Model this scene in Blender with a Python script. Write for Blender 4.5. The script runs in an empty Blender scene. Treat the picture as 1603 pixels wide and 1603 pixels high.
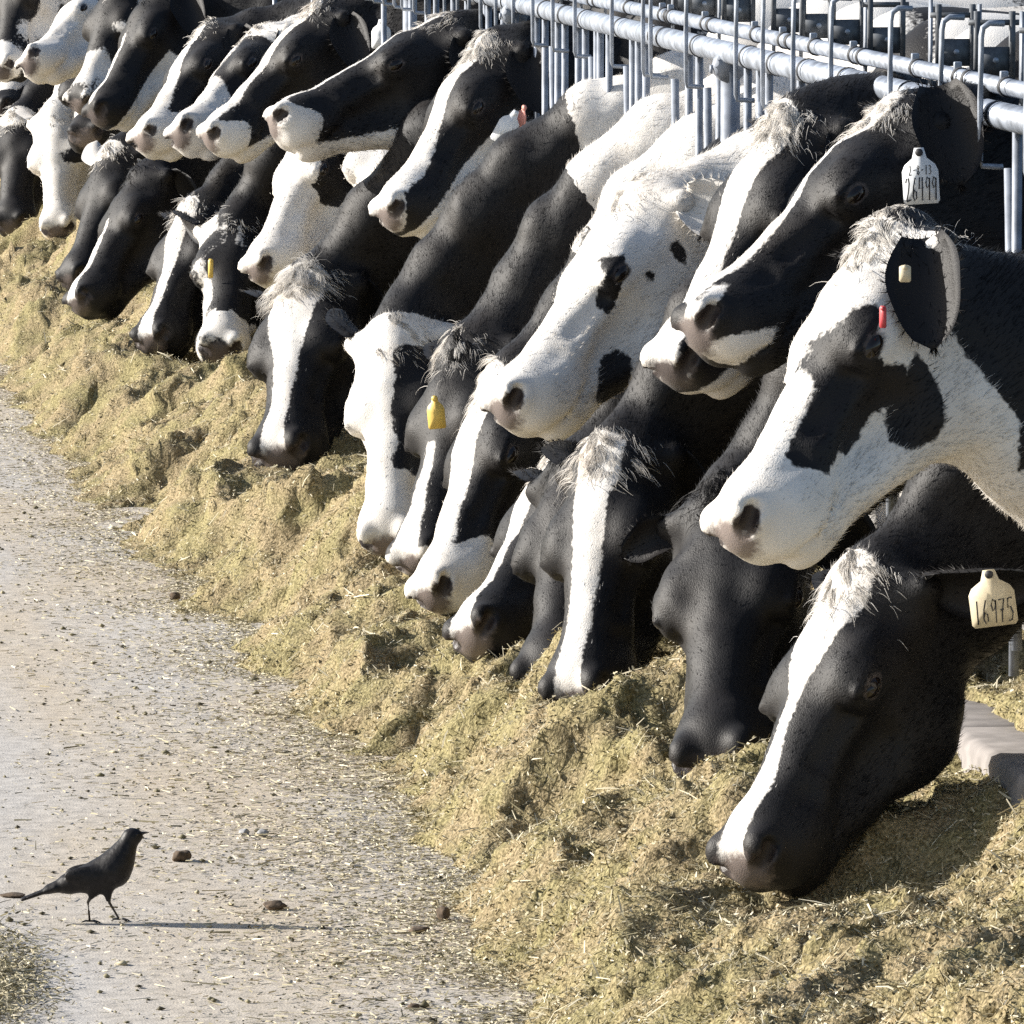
import bpy, math, random
import numpy as np
from mathutils import Matrix, Vector

# ------------------------------------------------------------------ camera, sky, sun, exposure
sc = bpy.context.scene
FPX = 12000.0                      # focal length in pixels of a 1603 px wide frame
PITCH, YAW = math.atan(1081.5 / FPX), 0.0
YAW = math.atan(1451.5 / FPX * math.cos(PITCH))
CAM = np.array([0.0, 0.0, 1.9])
cam_d = bpy.data.cameras.new('camera')
cam_d.sensor_width = 36.0
cam_d.lens = 36.0 * FPX / 1603.0
cam_d.clip_start, cam_d.clip_end = 0.5, 2000.0
cam = bpy.data.objects.new('camera', cam_d)
sc.collection.objects.link(cam)
cam.location = CAM
cam.rotation_euler = (math.pi / 2 - PITCH, 0, -YAW)
sc.camera = cam

SUN_EL, SUN_AZ = math.radians(23.0), math.radians(19.0)      # azimuth: turned from -X towards +Y
world = bpy.data.worlds.new('World')
sc.world = world
world.use_nodes = True
wn = world.node_tree.nodes
bg = wn['Background']
sky = wn.new('ShaderNodeTexSky')
sky.sky_type = 'NISHITA'
sky.sun_disc = False
sky.sun_elevation = SUN_EL
sky.sun_rotation = math.radians(-90) + SUN_AZ
sky.air_density, sky.dust_density, sky.ozone_density = 1.0, 1.2, 1.0
world.node_tree.links.new(sky.outputs[0], bg.inputs[0])
bg.inputs[1].default_value = 0.076
sun_d = bpy.data.lights.new('sun', 'SUN')
sun_d.energy = 4.6
sun_d.angle = math.radians(0.53)
sun_d.color = (1.0, 0.95, 0.87)
sun = bpy.data.objects.new('sun', sun_d)
sc.collection.objects.link(sun)
sdir = Vector((-math.cos(SUN_EL) * math.cos(SUN_AZ), math.cos(SUN_EL) * math.sin(SUN_AZ), math.sin(SUN_EL)))
sun.rotation_euler = sdir.to_track_quat('Z', 'Y').to_euler()
sun.location = (-20, 10, 12)
sc.view_settings.view_transform = 'Standard'
sc.view_settings.look = 'None'
sc.view_settings.gamma = 1.0
sc.view_settings.exposure = 1.05
sc.view_settings.use_curve_mapping = False
sc.cycles.use_denoising = False
sc.cycles.max_bounces = 6
sc.cycles.diffuse_bounces = 3
sc.cycles.glossy_bounces = 2
sc.cycles.transmission_bounces = 2
sc.cycles.use_adaptive_sampling = False

rng = np.random.default_rng(7)
COL = sc.collection

# ------------------------------------------------------------------ projection helpers
c_, s_ = math.cos(YAW), math.sin(YAW)
RIGHT = np.array([c_, -s_, 0.0])
FWD = np.array([s_ * math.cos(PITCH), c_ * math.cos(PITCH), -math.sin(PITCH)])
UP = np.cross(RIGHT, FWD)

def unproj(px, py, s):
    """point seen at photo pixel (px, py) where one metre measures s pixels"""
    return CAM + RIGHT * (px - 801.5) / s + UP * (801.5 - py) / s + FWD * FPX / s

def ground_pt(px, py, z=0.0):
    d = RIGHT * (px - 801.5) / FPX + UP * (801.5 - py) / FPX + FWD
    t = (z - CAM[2]) / d[2]
    return CAM + d * t

def plane_pt(px, py, x):
    d = RIGHT * (px - 801.5) / FPX + UP * (801.5 - py) / FPX + FWD
    return CAM + d * ((x - CAM[0]) / d[0])

# ------------------------------------------------------------------ noise
def _hash(ix, iy, iz, seed):
    n = (ix.astype(np.uint32) * np.uint32(374761393) + iy.astype(np.uint32) * np.uint32(668265263)
         + iz.astype(np.uint32) * np.uint32(2246822519) + np.uint32((seed * 3266489917) & 0xffffffff))
    n = (n ^ (n >> np.uint32(13))) * np.uint32(1274126177)
    n = n ^ (n >> np.uint32(16))
    return (n & np.uint32(0xffffff)).astype(np.float32) / np.float32(0xffffff)

def vnoise(p, seed=0):
    p = np.asarray(p, np.float32)
    i = np.floor(p).astype(np.int64)
    f = p - i
    u = f * f * (3 - 2 * f)
    r = 0
    for dx in (0, 1):
        wx = u[:, 0] if dx else 1 - u[:, 0]
        for dy in (0, 1):
            wy = u[:, 1] if dy else 1 - u[:, 1]
            for dz in (0, 1):
                wz = u[:, 2] if dz else 1 - u[:, 2]
                r = r + wx * wy * wz * _hash(i[:, 0] + dx, i[:, 1] + dy, i[:, 2] + dz, seed)
    return r * 2 - 1

def fbm(p, seed=0, octv=3, gain=0.5):
    a, r, p = 1.0, 0, np.asarray(p, np.float32)
    for k in range(octv):
        r = r + a * vnoise(p, seed + 17 * k)
        p = p * 2.03
        a *= gain
    return r

# ------------------------------------------------------------------ mesh helpers
def mk_mesh(name, verts, faces, mat=None, attrs=None, smooth=True, normals=None):
    verts = np.ascontiguousarray(verts, np.float32)
    if not isinstance(faces, list):
        faces = [faces]
    faces = [np.asarray(f, np.int32) for f in faces if len(f)]
    me = bpy.data.meshes.new(name)
    me.vertices.add(len(verts))
    me.vertices.foreach_set('co', verts.ravel())
    nl = sum(f.size for f in faces)
    npoly = sum(len(f) for f in faces)
    me.loops.add(nl)
    me.polygons.add(npoly)
    me.loops.foreach_set('vertex_index', np.concatenate([f.ravel() for f in faces]))
    starts, tot = [], 0
    for f in faces:
        starts.append(tot + np.arange(len(f)) * f.shape[1])
        tot += f.size
    me.polygons.foreach_set('loop_start', np.concatenate(starts).astype(np.int32))
    me.update(calc_edges=True)
    if smooth:
        me.polygons.foreach_set('use_smooth', np.ones(npoly, bool))
    for k, v in (attrs or {}).items():
        v = np.asarray(v, np.float32)
        if v.ndim == 1:
            a = me.attributes.new(k, 'FLOAT', 'POINT')
            a.data.foreach_set('value', v)
        else:
            a = me.attributes.new(k, 'FLOAT_VECTOR', 'POINT')
            a.data.foreach_set('vector', np.ascontiguousarray(v).ravel())
    if normals is not None:
        me.normals_split_custom_set_from_vertices(np.asarray(normals, np.float32).tolist())
    if mat:
        me.materials.append(mat)
    return me

def link(name, data, parent=None, label=None, cat=None, group=None, kind=None):
    o = bpy.data.objects.new(name, data)
    COL.objects.link(o)
    if parent is not None:
        o.parent = parent
    if label: o['label'] = label
    if cat: o['category'] = cat
    if group: o['group'] = group
    if kind: o['kind'] = kind
    return o

def local(o_parent_loc, verts):
    return np.asarray(verts, np.float32) - np.asarray(o_parent_loc, np.float32)

def tube(pts, rad, n=8, caps=True):
    """verts, quads of a tube through pts; rad scalar or list"""
    pts = np.asarray(pts, float)
    m = len(pts)
    rad = np.full(m, rad) if np.isscalar(rad) else np.asarray(rad, float)
    T = np.gradient(pts, axis=0)
    T /= np.linalg.norm(T, axis=1)[:, None] + 1e-9
    ref = np.array([0, 0, 1.0]) if abs(T[0][2]) < 0.9 else np.array([1.0, 0, 0])
    V = []
    for i in range(m):
        a = np.cross(T[i], ref); a /= np.linalg.norm(a) + 1e-9
        b = np.cross(T[i], a)
        ref = -b if False else ref
        ang = np.arange(n) * 2 * math.pi / n
        V.append(pts[i] + rad[i] * (np.cos(ang)[:, None] * a + np.sin(ang)[:, None] * b))
    V = np.concatenate(V)
    Q = []
    for i in range(m - 1):
        for k in range(n):
            Q.append((i * n + k, i * n + (k + 1) % n, (i + 1) * n + (k + 1) % n, (i + 1) * n + k))
    Tn = []
    if caps:
        V = np.concatenate([V, pts[:1], pts[-1:]])
        a, b = m * n, m * n + 1
        for k in range(n):
            Tn.append((a, (k + 1) % n, k))
            Tn.append((b, (m - 1) * n + k, (m - 1) * n + (k + 1) % n))
    return V, [np.array(Q), np.array(Tn)] if caps else [np.array(Q)]

def join(parts):
    V, Q, T, off = [], [], [], 0
    for v, fs in parts:
        for f in fs:
            f = np.asarray(f)
            if len(f):
                (Q if f.shape[1] == 4 else T).append(f + off)
        V.append(v); off += len(v)
    out = []
    if Q: out.append(np.concatenate(Q))
    if T: out.append(np.concatenate(T))
    return np.concatenate(V), out

def boxg(lo, hi, bev=0.0):
    lo, hi = np.array(lo, float), np.array(hi, float)
    if bev <= 0:
        V = np.array([[x, y, z] for x in (lo[0], hi[0]) for y in (lo[1], hi[1]) for z in (lo[2], hi[2])])
        F = [(0, 1, 3, 2), (4, 6, 7, 5), (0, 4, 5, 1), (2, 3, 7, 6), (0, 2, 6, 4), (1, 5, 7, 3)]
        return V, [np.array(F)]
    import bmesh
    bm = bmesh.new()
    bmesh.ops.create_cube(bm, size=1)
    for v in bm.verts:
        v.co = Vector([lo[i] + (v.co[i] + .5) * (hi[i] - lo[i]) for i in range(3)])
    bmesh.ops.bevel(bm, geom=list(bm.edges), offset=bev, segments=2, profile=.5, affect='EDGES')
    bmesh.ops.triangulate(bm, faces=list(bm.faces))
    V = np.array([v.co[:] for v in bm.verts])
    bm.verts.index_update()
    F = np.array([[v.index for v in f.verts] for f in bm.faces])
    bm.free()
    return V, [F]

# ------------------------------------------------------------------ signed distance modelling
def smin(a, b, k):
    e = a - b
    h = np.clip(f32(0.5) - e * f32(0.5 / k), 0, 1)
    return b + h * (e - f32(k) * (f32(1) - h))

def smax(a, b, k):
    return -smin(-a, -b, k)

class PT:
    """points as three contiguous float32 arrays"""
    __slots__ = ('x', 'y', 'z')
    def __init__(self, x, y, z):
        self.x, self.y, self.z = x, y, z

def pt3(p):
    return PT(*[np.ascontiguousarray(p[:, i], np.float32) for i in range(3)])

f32 = np.float32

def ell(p, c, r):
    x, y, z = (p.x - f32(c[0])) * f32(1 / r[0]), (p.y - f32(c[1])) * f32(1 / r[1]), (p.z - f32(c[2])) * f32(1 / r[2])
    xx, yy, zz = x * x, y * y, z * z
    k0 = np.sqrt(xx + yy + zz)
    k1 = np.sqrt(xx * f32(1 / r[0] ** 2) + yy * f32(1 / r[1] ** 2) + zz * f32(1 / r[2] ** 2))
    return k0 * (k0 - f32(1)) / (k1 + f32(1e-6))

def rcone(p, a, ra, b, rb):
    ab = np.asarray(b, float) - np.asarray(a, float)
    i = 1 / max(float(ab @ ab), 1e-9)
    x, y, z = p.x - f32(a[0]), p.y - f32(a[1]), p.z - f32(a[2])
    t = x * f32(ab[0] * i) + y * f32(ab[1] * i) + z * f32(ab[2] * i)
    np.clip(t, 0, 1, out=t)
    x -= t * f32(ab[0]); y -= t * f32(ab[1]); z -= t * f32(ab[2])
    return np.sqrt(x * x + y * y + z * z) - (f32(ra) + f32(rb - ra) * t)

def sdf_mesh(f, lo, hi, h, newton=1):
    B = 4
    lo = np.asarray(lo, np.float32)
    nc = np.ceil((np.asarray(hi) - lo) / (h * B)).astype(int)
    gx = [np.arange(n + 1, dtype=np.float32) * h * B + lo[i] for i, n in enumerate(nc)]
    P = np.stack(np.meshgrid(*gx, indexing='ij'), -1).reshape(-1, 3)
    C = f(P).reshape(nc + 1)
    c8 = np.stack([C[i:i + nc[0], j:j + nc[1], k:k + nc[2]] for i in (0, 1) for j in (0, 1) for k in (0, 1)])
    act = (np.abs(c8).min(0) < h * B * 1.25) | ((c8.min(0) < 0) & (c8.max(0) > 0))
    nf = nc * B + 1
    D = np.repeat(np.repeat(np.repeat(C, B, 0), B, 1), B, 2)[:nf[0], :nf[1], :nf[2]].copy()
    m = np.zeros(nf, bool)
    ma = np.repeat(np.repeat(np.repeat(act, B, 0), B, 1), B, 2)
    for i in (0, 1):
        for j in (0, 1):
            for k in (0, 1):
                m[i:i + ma.shape[0], j:j + ma.shape[1], k:k + ma.shape[2]] |= ma
    idx = np.argwhere(m)
    D[m] = f((idx * h + lo).astype(np.float32))
    ins = D < 0
    s = np.zeros(np.array(nf) - 1, np.int8)
    for i in (0, 1):
        for j in (0, 1):
            for k in (0, 1):
                s += ins[i:nf[0] - 1 + i, j:nf[1] - 1 + j, k:nf[2] - 1 + k]
    cell = (s > 0) & (s < 8)
    ci = np.argwhere(cell)
    vid = np.full(cell.shape, -1, np.int64)
    vid[cell] = np.arange(len(ci))
    acc = np.zeros((len(ci), 3), np.float32)
    cnt = np.zeros(len(ci), np.float32)
    for ax in range(3):
        o1, o2 = [a for a in range(3) if a != ax]
        for u in (0, 1):
            for v in (0, 1):
                a = ci.copy(); a[:, o1] += u; a[:, o2] += v
                b = a.copy(); b[:, ax] += 1
                da, db = D[tuple(a.T)], D[tuple(b.T)]
                x = (da < 0) != (db < 0)
                t = np.where(x, da / np.where(x, da - db, 1), 0)
                pt = a.astype(np.float32); pt[:, ax] += t
                acc[x] += pt[x]; cnt[x] += 1
    V = acc / np.maximum(cnt, 1)[:, None] * h + lo
    Q = []
    for ax in range(3):
        o1, o2 = (ax + 1) % 3, (ax + 2) % 3
        sl0 = [slice(None)] * 3; sl1 = [slice(None)] * 3
        sl0[ax] = slice(0, -1); sl1[ax] = slice(1, None)
        x = ins[tuple(sl0)] != ins[tuple(sl1)]
        e = np.argwhere(x)
        ok = (e[:, o1] > 0) & (e[:, o2] > 0) & (e[:, o1] < cell.shape[o1]) & (e[:, o2] < cell.shape[o2])
        e = e[ok]
        q = []
        for (u, v) in ((-1, -1), (0, -1), (0, 0), (-1, 0)):
            a = e.copy(); a[:, o1] += u; a[:, o2] += v
            q.append(vid[tuple(a.T)])
        q = np.stack(q, 1)
        flip = ~ins[tuple(e.T)]
        q[flip] = q[flip][:, ::-1]
        Q.append(q)
    Q = np.concatenate(Q)
    Q = Q[(Q >= 0).all(1)]
    e = h * 0.4
    K = np.array([[1, -1, -1], [-1, -1, 1], [-1, 1, -1], [1, 1, 1]], np.float32)
    V = V.astype(np.float32)
    for _ in range(newton):
        g = 0
        for k in K:
            g = g + k * f(V + k * np.float32(e))[:, None]
        g /= np.float32(4 * e)
        d = f(V)
        g2 = (g * g).sum(1) + 1e-6
        V = V - np.clip(d / g2, -h, h)[:, None] * g
    N = g / (np.linalg.norm(g, axis=1)[:, None] + 1e-9)
    return V, Q, N

# ------------------------------------------------------------------ materials
def new_mat(name):
    m = bpy.data.materials.new(name)
    m.use_nodes = True
    nt = m.node_tree
    return m, nt, nt.nodes['Principled BSDF']

def node(nt, typ, **kw):
    n = nt.nodes.new(typ)
    for k, v in kw.items():
        if k.startswith('i_'):
            key = k[2:]
            n.inputs[int(key) if key.isdigit() else key].default_value = v
        else:
            setattr(n, k, v)
    return n

def simple_mat(name, col, rough=0.6, metal=0.0, nscale=40, namp=0.15, bump=0.0, spec=0.5, col2=None):
    m, nt, b = new_mat(name)
    L = nt.links.new
    tc = node(nt, 'ShaderNodeTexCoord')
    nz = node(nt, 'ShaderNodeTexNoise', i_Scale=nscale, i_Detail=4)
    L(tc.outputs['Object'], nz.inputs['Vector'])
    mx = node(nt, 'ShaderNodeMix', data_type='RGBA')
    a = [max(0, c * (1 - namp)) for c in col]; c2 = col2 or [min(1, c * (1 + namp)) for c in col]
    mx.inputs[6].default_value = (*a, 1); mx.inputs[7].default_value = (*c2, 1)
    cr = node(nt, 'ShaderNodeMapRange'); cr.inputs[1].default_value = .35; cr.inputs[2].default_value = .65
    L(nz.outputs[0], cr.inputs[0]); L(cr.outputs[0], mx.inputs[0])
    L(mx.outputs[2], b.inputs['Base Color'])
    b.inputs['Roughness'].default_value = rough
    b.inputs['Metallic'].default_value = metal
    b.inputs['Specular IOR Level'].default_value = spec
    if bump:
        bp = node(nt, 'ShaderNodeBump', i_Strength=bump, i_Distance=0.004)
        L(nz.outputs[0], bp.inputs['Height']); L(bp.outputs[0], b.inputs['Normal'])
    return m

def cow_mat(hair=False):
    m, nt, b = new_mat('cow_hair' if hair else 'cow_hide')
    L = nt.links.new
    tc = node(nt, 'ShaderNodeTexCoord')
    at = node(nt, 'ShaderNodeAttribute', attribute_name='coat')
    no = node(nt, 'ShaderNodeAttribute', attribute_name='nose')
    n1 = node(nt, 'ShaderNodeTexNoise', i_Scale=95, i_Detail=3)
    n2 = node(nt, 'ShaderNodeTexNoise', i_Scale=9, i_Detail=4)
    n3 = node(nt, 'ShaderNodeTexNoise', i_Scale=380, i_Detail=3)
    for n in (n1, n2, n3):
        L(tc.outputs['Object'], n.inputs['Vector'])
    # hairy edge between black and white
    ad = node(nt, 'ShaderNodeMath', operation='MULTIPLY_ADD'); ad.inputs[1].default_value = .9
    sb = node(nt, 'ShaderNodeMath', operation='SUBTRACT'); sb.inputs[1].default_value = .5
    L(n1.outputs[0], sb.inputs[0]); L(sb.outputs[0], ad.inputs[0]); L(at.outputs['Fac'], ad.inputs[2])
    th = node(nt, 'ShaderNodeMapRange', interpolation_type='SMOOTHSTEP')
    th.inputs[1].default_value = -.18; th.inputs[2].default_value = .18
    L(ad.outputs[0], th.inputs[0])
    wh = node(nt, 'ShaderNodeMix', data_type='RGBA')
    wh.inputs[6].default_value = (.72, .695, .66, 1); wh.inputs[7].default_value = (.58, .53, .47, 1)
    mr = node(nt, 'ShaderNodeMapRange'); mr.inputs[1].default_value = .45; mr.inputs[2].default_value = .8
    L(n2.outputs[0], mr.inputs[0]); L(mr.outputs[0], wh.inputs[0])
    bl = node(nt, 'ShaderNodeMix', data_type='RGBA')
    bl.inputs[6].default_value = (.0062, .0056, .0064, 1); bl.inputs[7].default_value = (.0115, .0088, .0078, 1)
    L(mr.outputs[0], bl.inputs[0])
    cm = node(nt, 'ShaderNodeMix', data_type='RGBA')
    L(th.outputs[0], cm.inputs[0]); L(bl.outputs[2], cm.inputs[6]); L(wh.outputs[2], cm.inputs[7])
    # nose skin: 'nose' 0 hide .. 1 pale skin .. 2 dark skin
    ns = node(nt, 'ShaderNodeMix', data_type='RGBA')
    ns.inputs[6].default_value = (.26, .215, .195, 1); ns.inputs[7].default_value = (.038, .030, .029, 1)
    nd = node(nt, 'ShaderNodeAttribute', attribute_name='nosedark')
    L(nd.outputs['Fac'], ns.inputs[0])
    fin = node(nt, 'ShaderNodeMix', data_type='RGBA')
    na = node(nt, 'ShaderNodeMath', operation='MULTIPLY_ADD'); na.inputs[1].default_value = .5
    L(sb.outputs[0], na.inputs[0]); L(no.outputs['Fac'], na.inputs[2])
    nth = node(nt, 'ShaderNodeMapRange'); nth.inputs[1].default_value = .25; nth.inputs[2].default_value = .6
    L(na.outputs[0], nth.inputs[0])
    L(nth.outputs[0], fin.inputs[0]); L(cm.outputs[2], fin.inputs[6]); L(ns.outputs[2], fin.inputs[7])
    L(fin.outputs[2], b.inputs['Base Color'])
    rr = node(nt, 'ShaderNodeMapRange'); rr.inputs[3].default_value = .55; rr.inputs[4].default_value = .38
    L(nth.outputs[0], rr.inputs[0]); L(rr.outputs[0], b.inputs['Roughness'])
    b.inputs['Specular IOR Level'].default_value = .30
    b.inputs['Sheen Weight'].default_value = .02
    b.inputs['Sheen Roughness'].default_value = .5
    bp = node(nt, 'ShaderNodeBump', i_Strength=.30, i_Distance=.004)
    L(n3.outputs[0], bp.inputs['Height']); L(bp.outputs[0], b.inputs['Normal'])
    if hair:                                   # thin hairs let light through
        tr = node(nt, 'ShaderNodeBsdfTranslucent')
        L(fin.outputs[2], tr.inputs['Color'])
        ms = node(nt, 'ShaderNodeMixShader'); ms.inputs[0].default_value = .45
        L(b.outputs[0], ms.inputs[1]); L(tr.outputs[0], ms.inputs[2])
        L(ms.outputs[0], nt.nodes['Material Output'].inputs['Surface'])
        nt.links.remove(b.inputs['Normal'].links[0])
    return m

M_COW = cow_mat()
M_HAIR = cow_mat(True)
M_EYE = simple_mat('eye_ball', (.012, .008, .006), .12, spec=.5)
M_TAGW = simple_mat('tag_white', (.72, .74, .76), .45, namp=.06)
M_TAGY = simple_mat('tag_yellow', (.74, .52, .12), .45, namp=.1)
M_TAGC = simple_mat('tag_cream', (.62, .54, .38), .5, namp=.12)
M_TAGP = simple_mat('tag_pink', (.75, .33, .27), .5, namp=.1)
M_TAGR = simple_mat('tag_red', (.45, .05, .06), .5, namp=.1)
M_INK = simple_mat('tag_ink', (.035, .035, .04), .6)
M_GALV = simple_mat('galvanised_pipe', (.285, .32, .38), .46, metal=.35, nscale=22, namp=.35, bump=.2)
M_GALV2 = simple_mat('galvanised_bar', (.24, .265, .31), .5, metal=.3, nscale=30, namp=.25, bump=.15)
M_RUBBER = simple_mat('dark_band', (.03, .032, .037), .6)
M_PLATE = simple_mat('latch_plate_steel', (.11, .12, .135), .55, metal=.3, nscale=60, namp=.35)  # shade on the plates' camera side is put into this dark blue-grey
M_BIRD = simple_mat('bird_feather', (.010, .009, .0095), .5, spec=.25, nscale=120, namp=.4, bump=.25)
M_BEAK = simple_mat('bird_beak', (.03, .024, .02), .4)

# ------------------------------------------------------------------ cow model
def head_sdf(p):
    p = pt3(p)
    p.y = np.abs(p.y)
    d = ell(p, (.10, 0, -.105), (.155, .098, .103))
    d = smin(d, ell(p, (-.012, 0, -.045), (.06, .052, .052)), .05)
    d = smin(d, rcone(p, (.13, 0, -.092), .086, (.45, 0, -.094), .050), .05)
    d = smin(d, ell(p, (.175, .073, -.056), (.062, .040, .042)), .035)
    d = smin(d, ell(p, (.150, .048, -.175), (.118, .046, .112)), .035)
    d = smin(d, rcone(p, (.15, .030, -.235), .050, (.44, .016, -.165), .036), .05)
    d = smin(d, ell(p, (.05, 0, -.19), (.10, .06, .10)), .06)
    d = smin(d, rcone(p, (.245, .068, -.106), .020, (.36, .048, -.102), .016), .025)
    d = smin(d, rcone(p, (.33, .052, -.118), .012, (.45, .056, -.112), .014), .02)
    d = smin(d, rcone(p, (.16, .088, -.085), .016, (.04, .088, -.095), .016), .03)
    d = smin(d, ell(p, (.474, 0, -.100), (.070, .075, .064)), .04)
    d = smin(d, ell(p, (.450, .036, -.136), (.072, .040, .042)), .03)
    d = smin(d, ell(p, (.440, 0, -.186), (.066, .048, .030)), .018)
    d = smin(d, ell(p, (.508, .046, -.070), (.03, .026, .034)), .02)
    d = smin(d, rcone(p, (.015, .06, -.065), .038, (.0, .112, -.07), .024), .04)
    # groove from inner eye down the face, hollow in front of the masseter
    d = smax(d, -ell(p, (.285, .092, -.150), (.06, .030, .045)), .045)
    d = smax(d, -rcone(p, (.230, .090, -.072), .009, (.34, .070, -.074), .011), .022)
    # eye lids and opening
    d = smin(d, ell(p, (.198, .091, -.067), (.043, .026, .034)), .014)
    d = smin(d, rcone(p, (.172, .108, -.048), .008, (.226, .110, -.050), .007), .010)
    # nostril, mouth
    d = smax(d, -rcone(p, (.540, .040, -.082), .0125, (.508, .066, -.066), .0125), .008)
    d = smax(d, -rcone(p, (.515, .045, -.172), .0055, (.365, .066, -.160), .003), .012)
    return d

# torso, once (cow stands along +X behind its shoulder; origin below the shoulder point)
def torso_sdf(p):
    q = pt3(p); q.y = np.abs(q.y)
    d = ell(q, (.75, 0, .98), (.82, .285, .37))
    d = smin(d, ell(q, (.20, 0, 1.05), (.30, .20, .36)), .15)
    d = smin(d, ell(q, (1.35, 0, 1.12), (.32, .25, .29)), .15)
    d = smin(d, rcone(q, (.15, 0, 1.33), .07, (1.45, 0, 1.36), .07), .14)
    d = smin(d, ell(q, (1.38, .19, 1.32), (.10, .06, .07)), .08)
    d = smin(d, rcone(q, (.22, .15, .85), .11, (.22, .15, .42), .06), .08)
    d = smin(d, rcone(q, (.22, .15, .42), .06, (.20, .15, .06), .045), .03)
    d = smin(d, rcone(q, (1.40, .17, .95), .15, (1.52, .17, .52), .065), .10)
    d = smin(d, rcone(q, (1.52, .17, .52), .06, (1.44, .17, .06), .045), .03)
    d = smin(d, ell(q, (1.15, 0, .62), (.25, .17, .16)), .08)
    d = smin(d, rcone(q, (1.66, 0, 1.30), .03, (1.70, 0, .55), .025), .04)
    return d

T_V, T_Q, T_N = sdf_mesh(torso_sdf, (-.2, -.45, -.05), (1.85, .45, 1.6), .042, 1)

def bez(p0, p1, p2, p3, t):
    t = np.asarray(t)[:, None]
    return (1 - t) ** 3 * p0 + 3 * (1 - t) ** 2 * t * p1 + 3 * (1 - t) * t * t * p2 + t ** 3 * p3

def poly_sd(pt, poly):
    """signed distance, positive inside"""
    P = np.asarray(poly, np.float32)
    d = np.full(len(pt), 1e9, np.float32)
    c = np.zeros(len(pt), bool)
    for i in range(len(P)):
        a, b = P[i], P[(i + 1) % len(P)]
        e, w = b - a, pt - a
        t = np.clip((w @ e) / (e @ e + 1e-9), 0, 1)
        d = np.minimum(d, ((w - t[:, None] * e) ** 2).sum(1))
        cr = ((a[1] <= pt[:, 1]) != (b[1] <= pt[:, 1]))
        xs = a[0] + (pt[:, 1] - a[1]) * e[0] / (e[1] if abs(e[1]) > 1e-9 else 1e-9)
        c ^= cr & (pt[:, 0] < xs)
    d = np.sqrt(d)
    return np.where(c, d, -d)

FENCE_X = 2.40
HL = 0.557          # poll to nose tip of the model head
NOSE_L = np.array([.5526, 0, -.070])

class Cow:
    pass

def setup_cow(i, spec):
    k = Cow()
    k.i, k.spec = i, spec
    P, N, s = spec['P'], spec['N'], spec['s']
    sc0 = spec.get('scale', 1.04)
    P3 = unproj(*P, s)
    dP = FPX / s
    lo, hi = 0.0, .55
    sg = -1.0 if spec.get('away') else 1.0
    n0 = unproj(*N, s)
    if np.linalg.norm(n0 - P3) >= HL * sc0:
        k.scale = np.linalg.norm(n0 - P3) / HL
        N3 = n0
    else:
        k.scale = sc0
        for _ in range(40):
            mid = (lo + hi) / 2
            N3 = unproj(*N, FPX / (dP - sg * mid))
            if np.linalg.norm(N3 - P3) < HL * sc0: lo = mid
            else: hi = mid
    k.P3, k.N3 = P3, N3
    f = (N3 - P3) / np.linalg.norm(N3 - P3)
    ref = np.array([-1.0, 0, .45])
    d0 = ref - f * (ref @ f); d0 /= np.linalg.norm(d0)
    sidev = np.cross(f, d0)                      # points to ... chosen to face the camera
    if sidev[1] > 0: sidev = -sidev
    t = math.radians(spec.get('turn', 12))
    d = math.cos(t) * d0 + math.sin(t) * sidev
    # tilt so that the nose tip (which lies below the dorsal line) falls on f
    a = math.atan2(NOSE_L[2], NOSE_L[0])
    X = math.cos(a) * f - math.sin(a) * d
    X /= np.linalg.norm(X)
    Z = d - X * (d @ X); Z /= np.linalg.norm(Z)
    Y = np.cross(Z, X)
    k.R = np.stack([X, Y, Z])                     # rows: head axes in the world
    k.pxscale = np.linalg.norm(np.array(N, float) - np.array(P, float))
    return k

def to_head(k, p):
    return ((p - k.P3.astype(np.float32)) @ k.R.T.astype(np.float32)) / np.float32(k.scale)

def from_head(k, q):
    return (np.asarray(q, float) * k.scale) @ k.R + k.P3

def px_uv(k, px, py):
    P, N = np.array(k.spec['P'], float), np.array(k.spec['N'], float)
    F = (N - P) / k.pxscale
    r = np.array([px, py], float) - P
    al = r @ F / k.pxscale * HL
    be = (r[0] * -F[1] + r[1] * F[0]) / (k.spec['s'] * k.scale)
    a = math.atan2(NOSE_L[2], NOSE_L[0])          # the line from poll to nose is inclined to the head axis
    return al * math.cos(a) - be * math.sin(a), al * math.sin(a) + be * math.cos(a)

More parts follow.
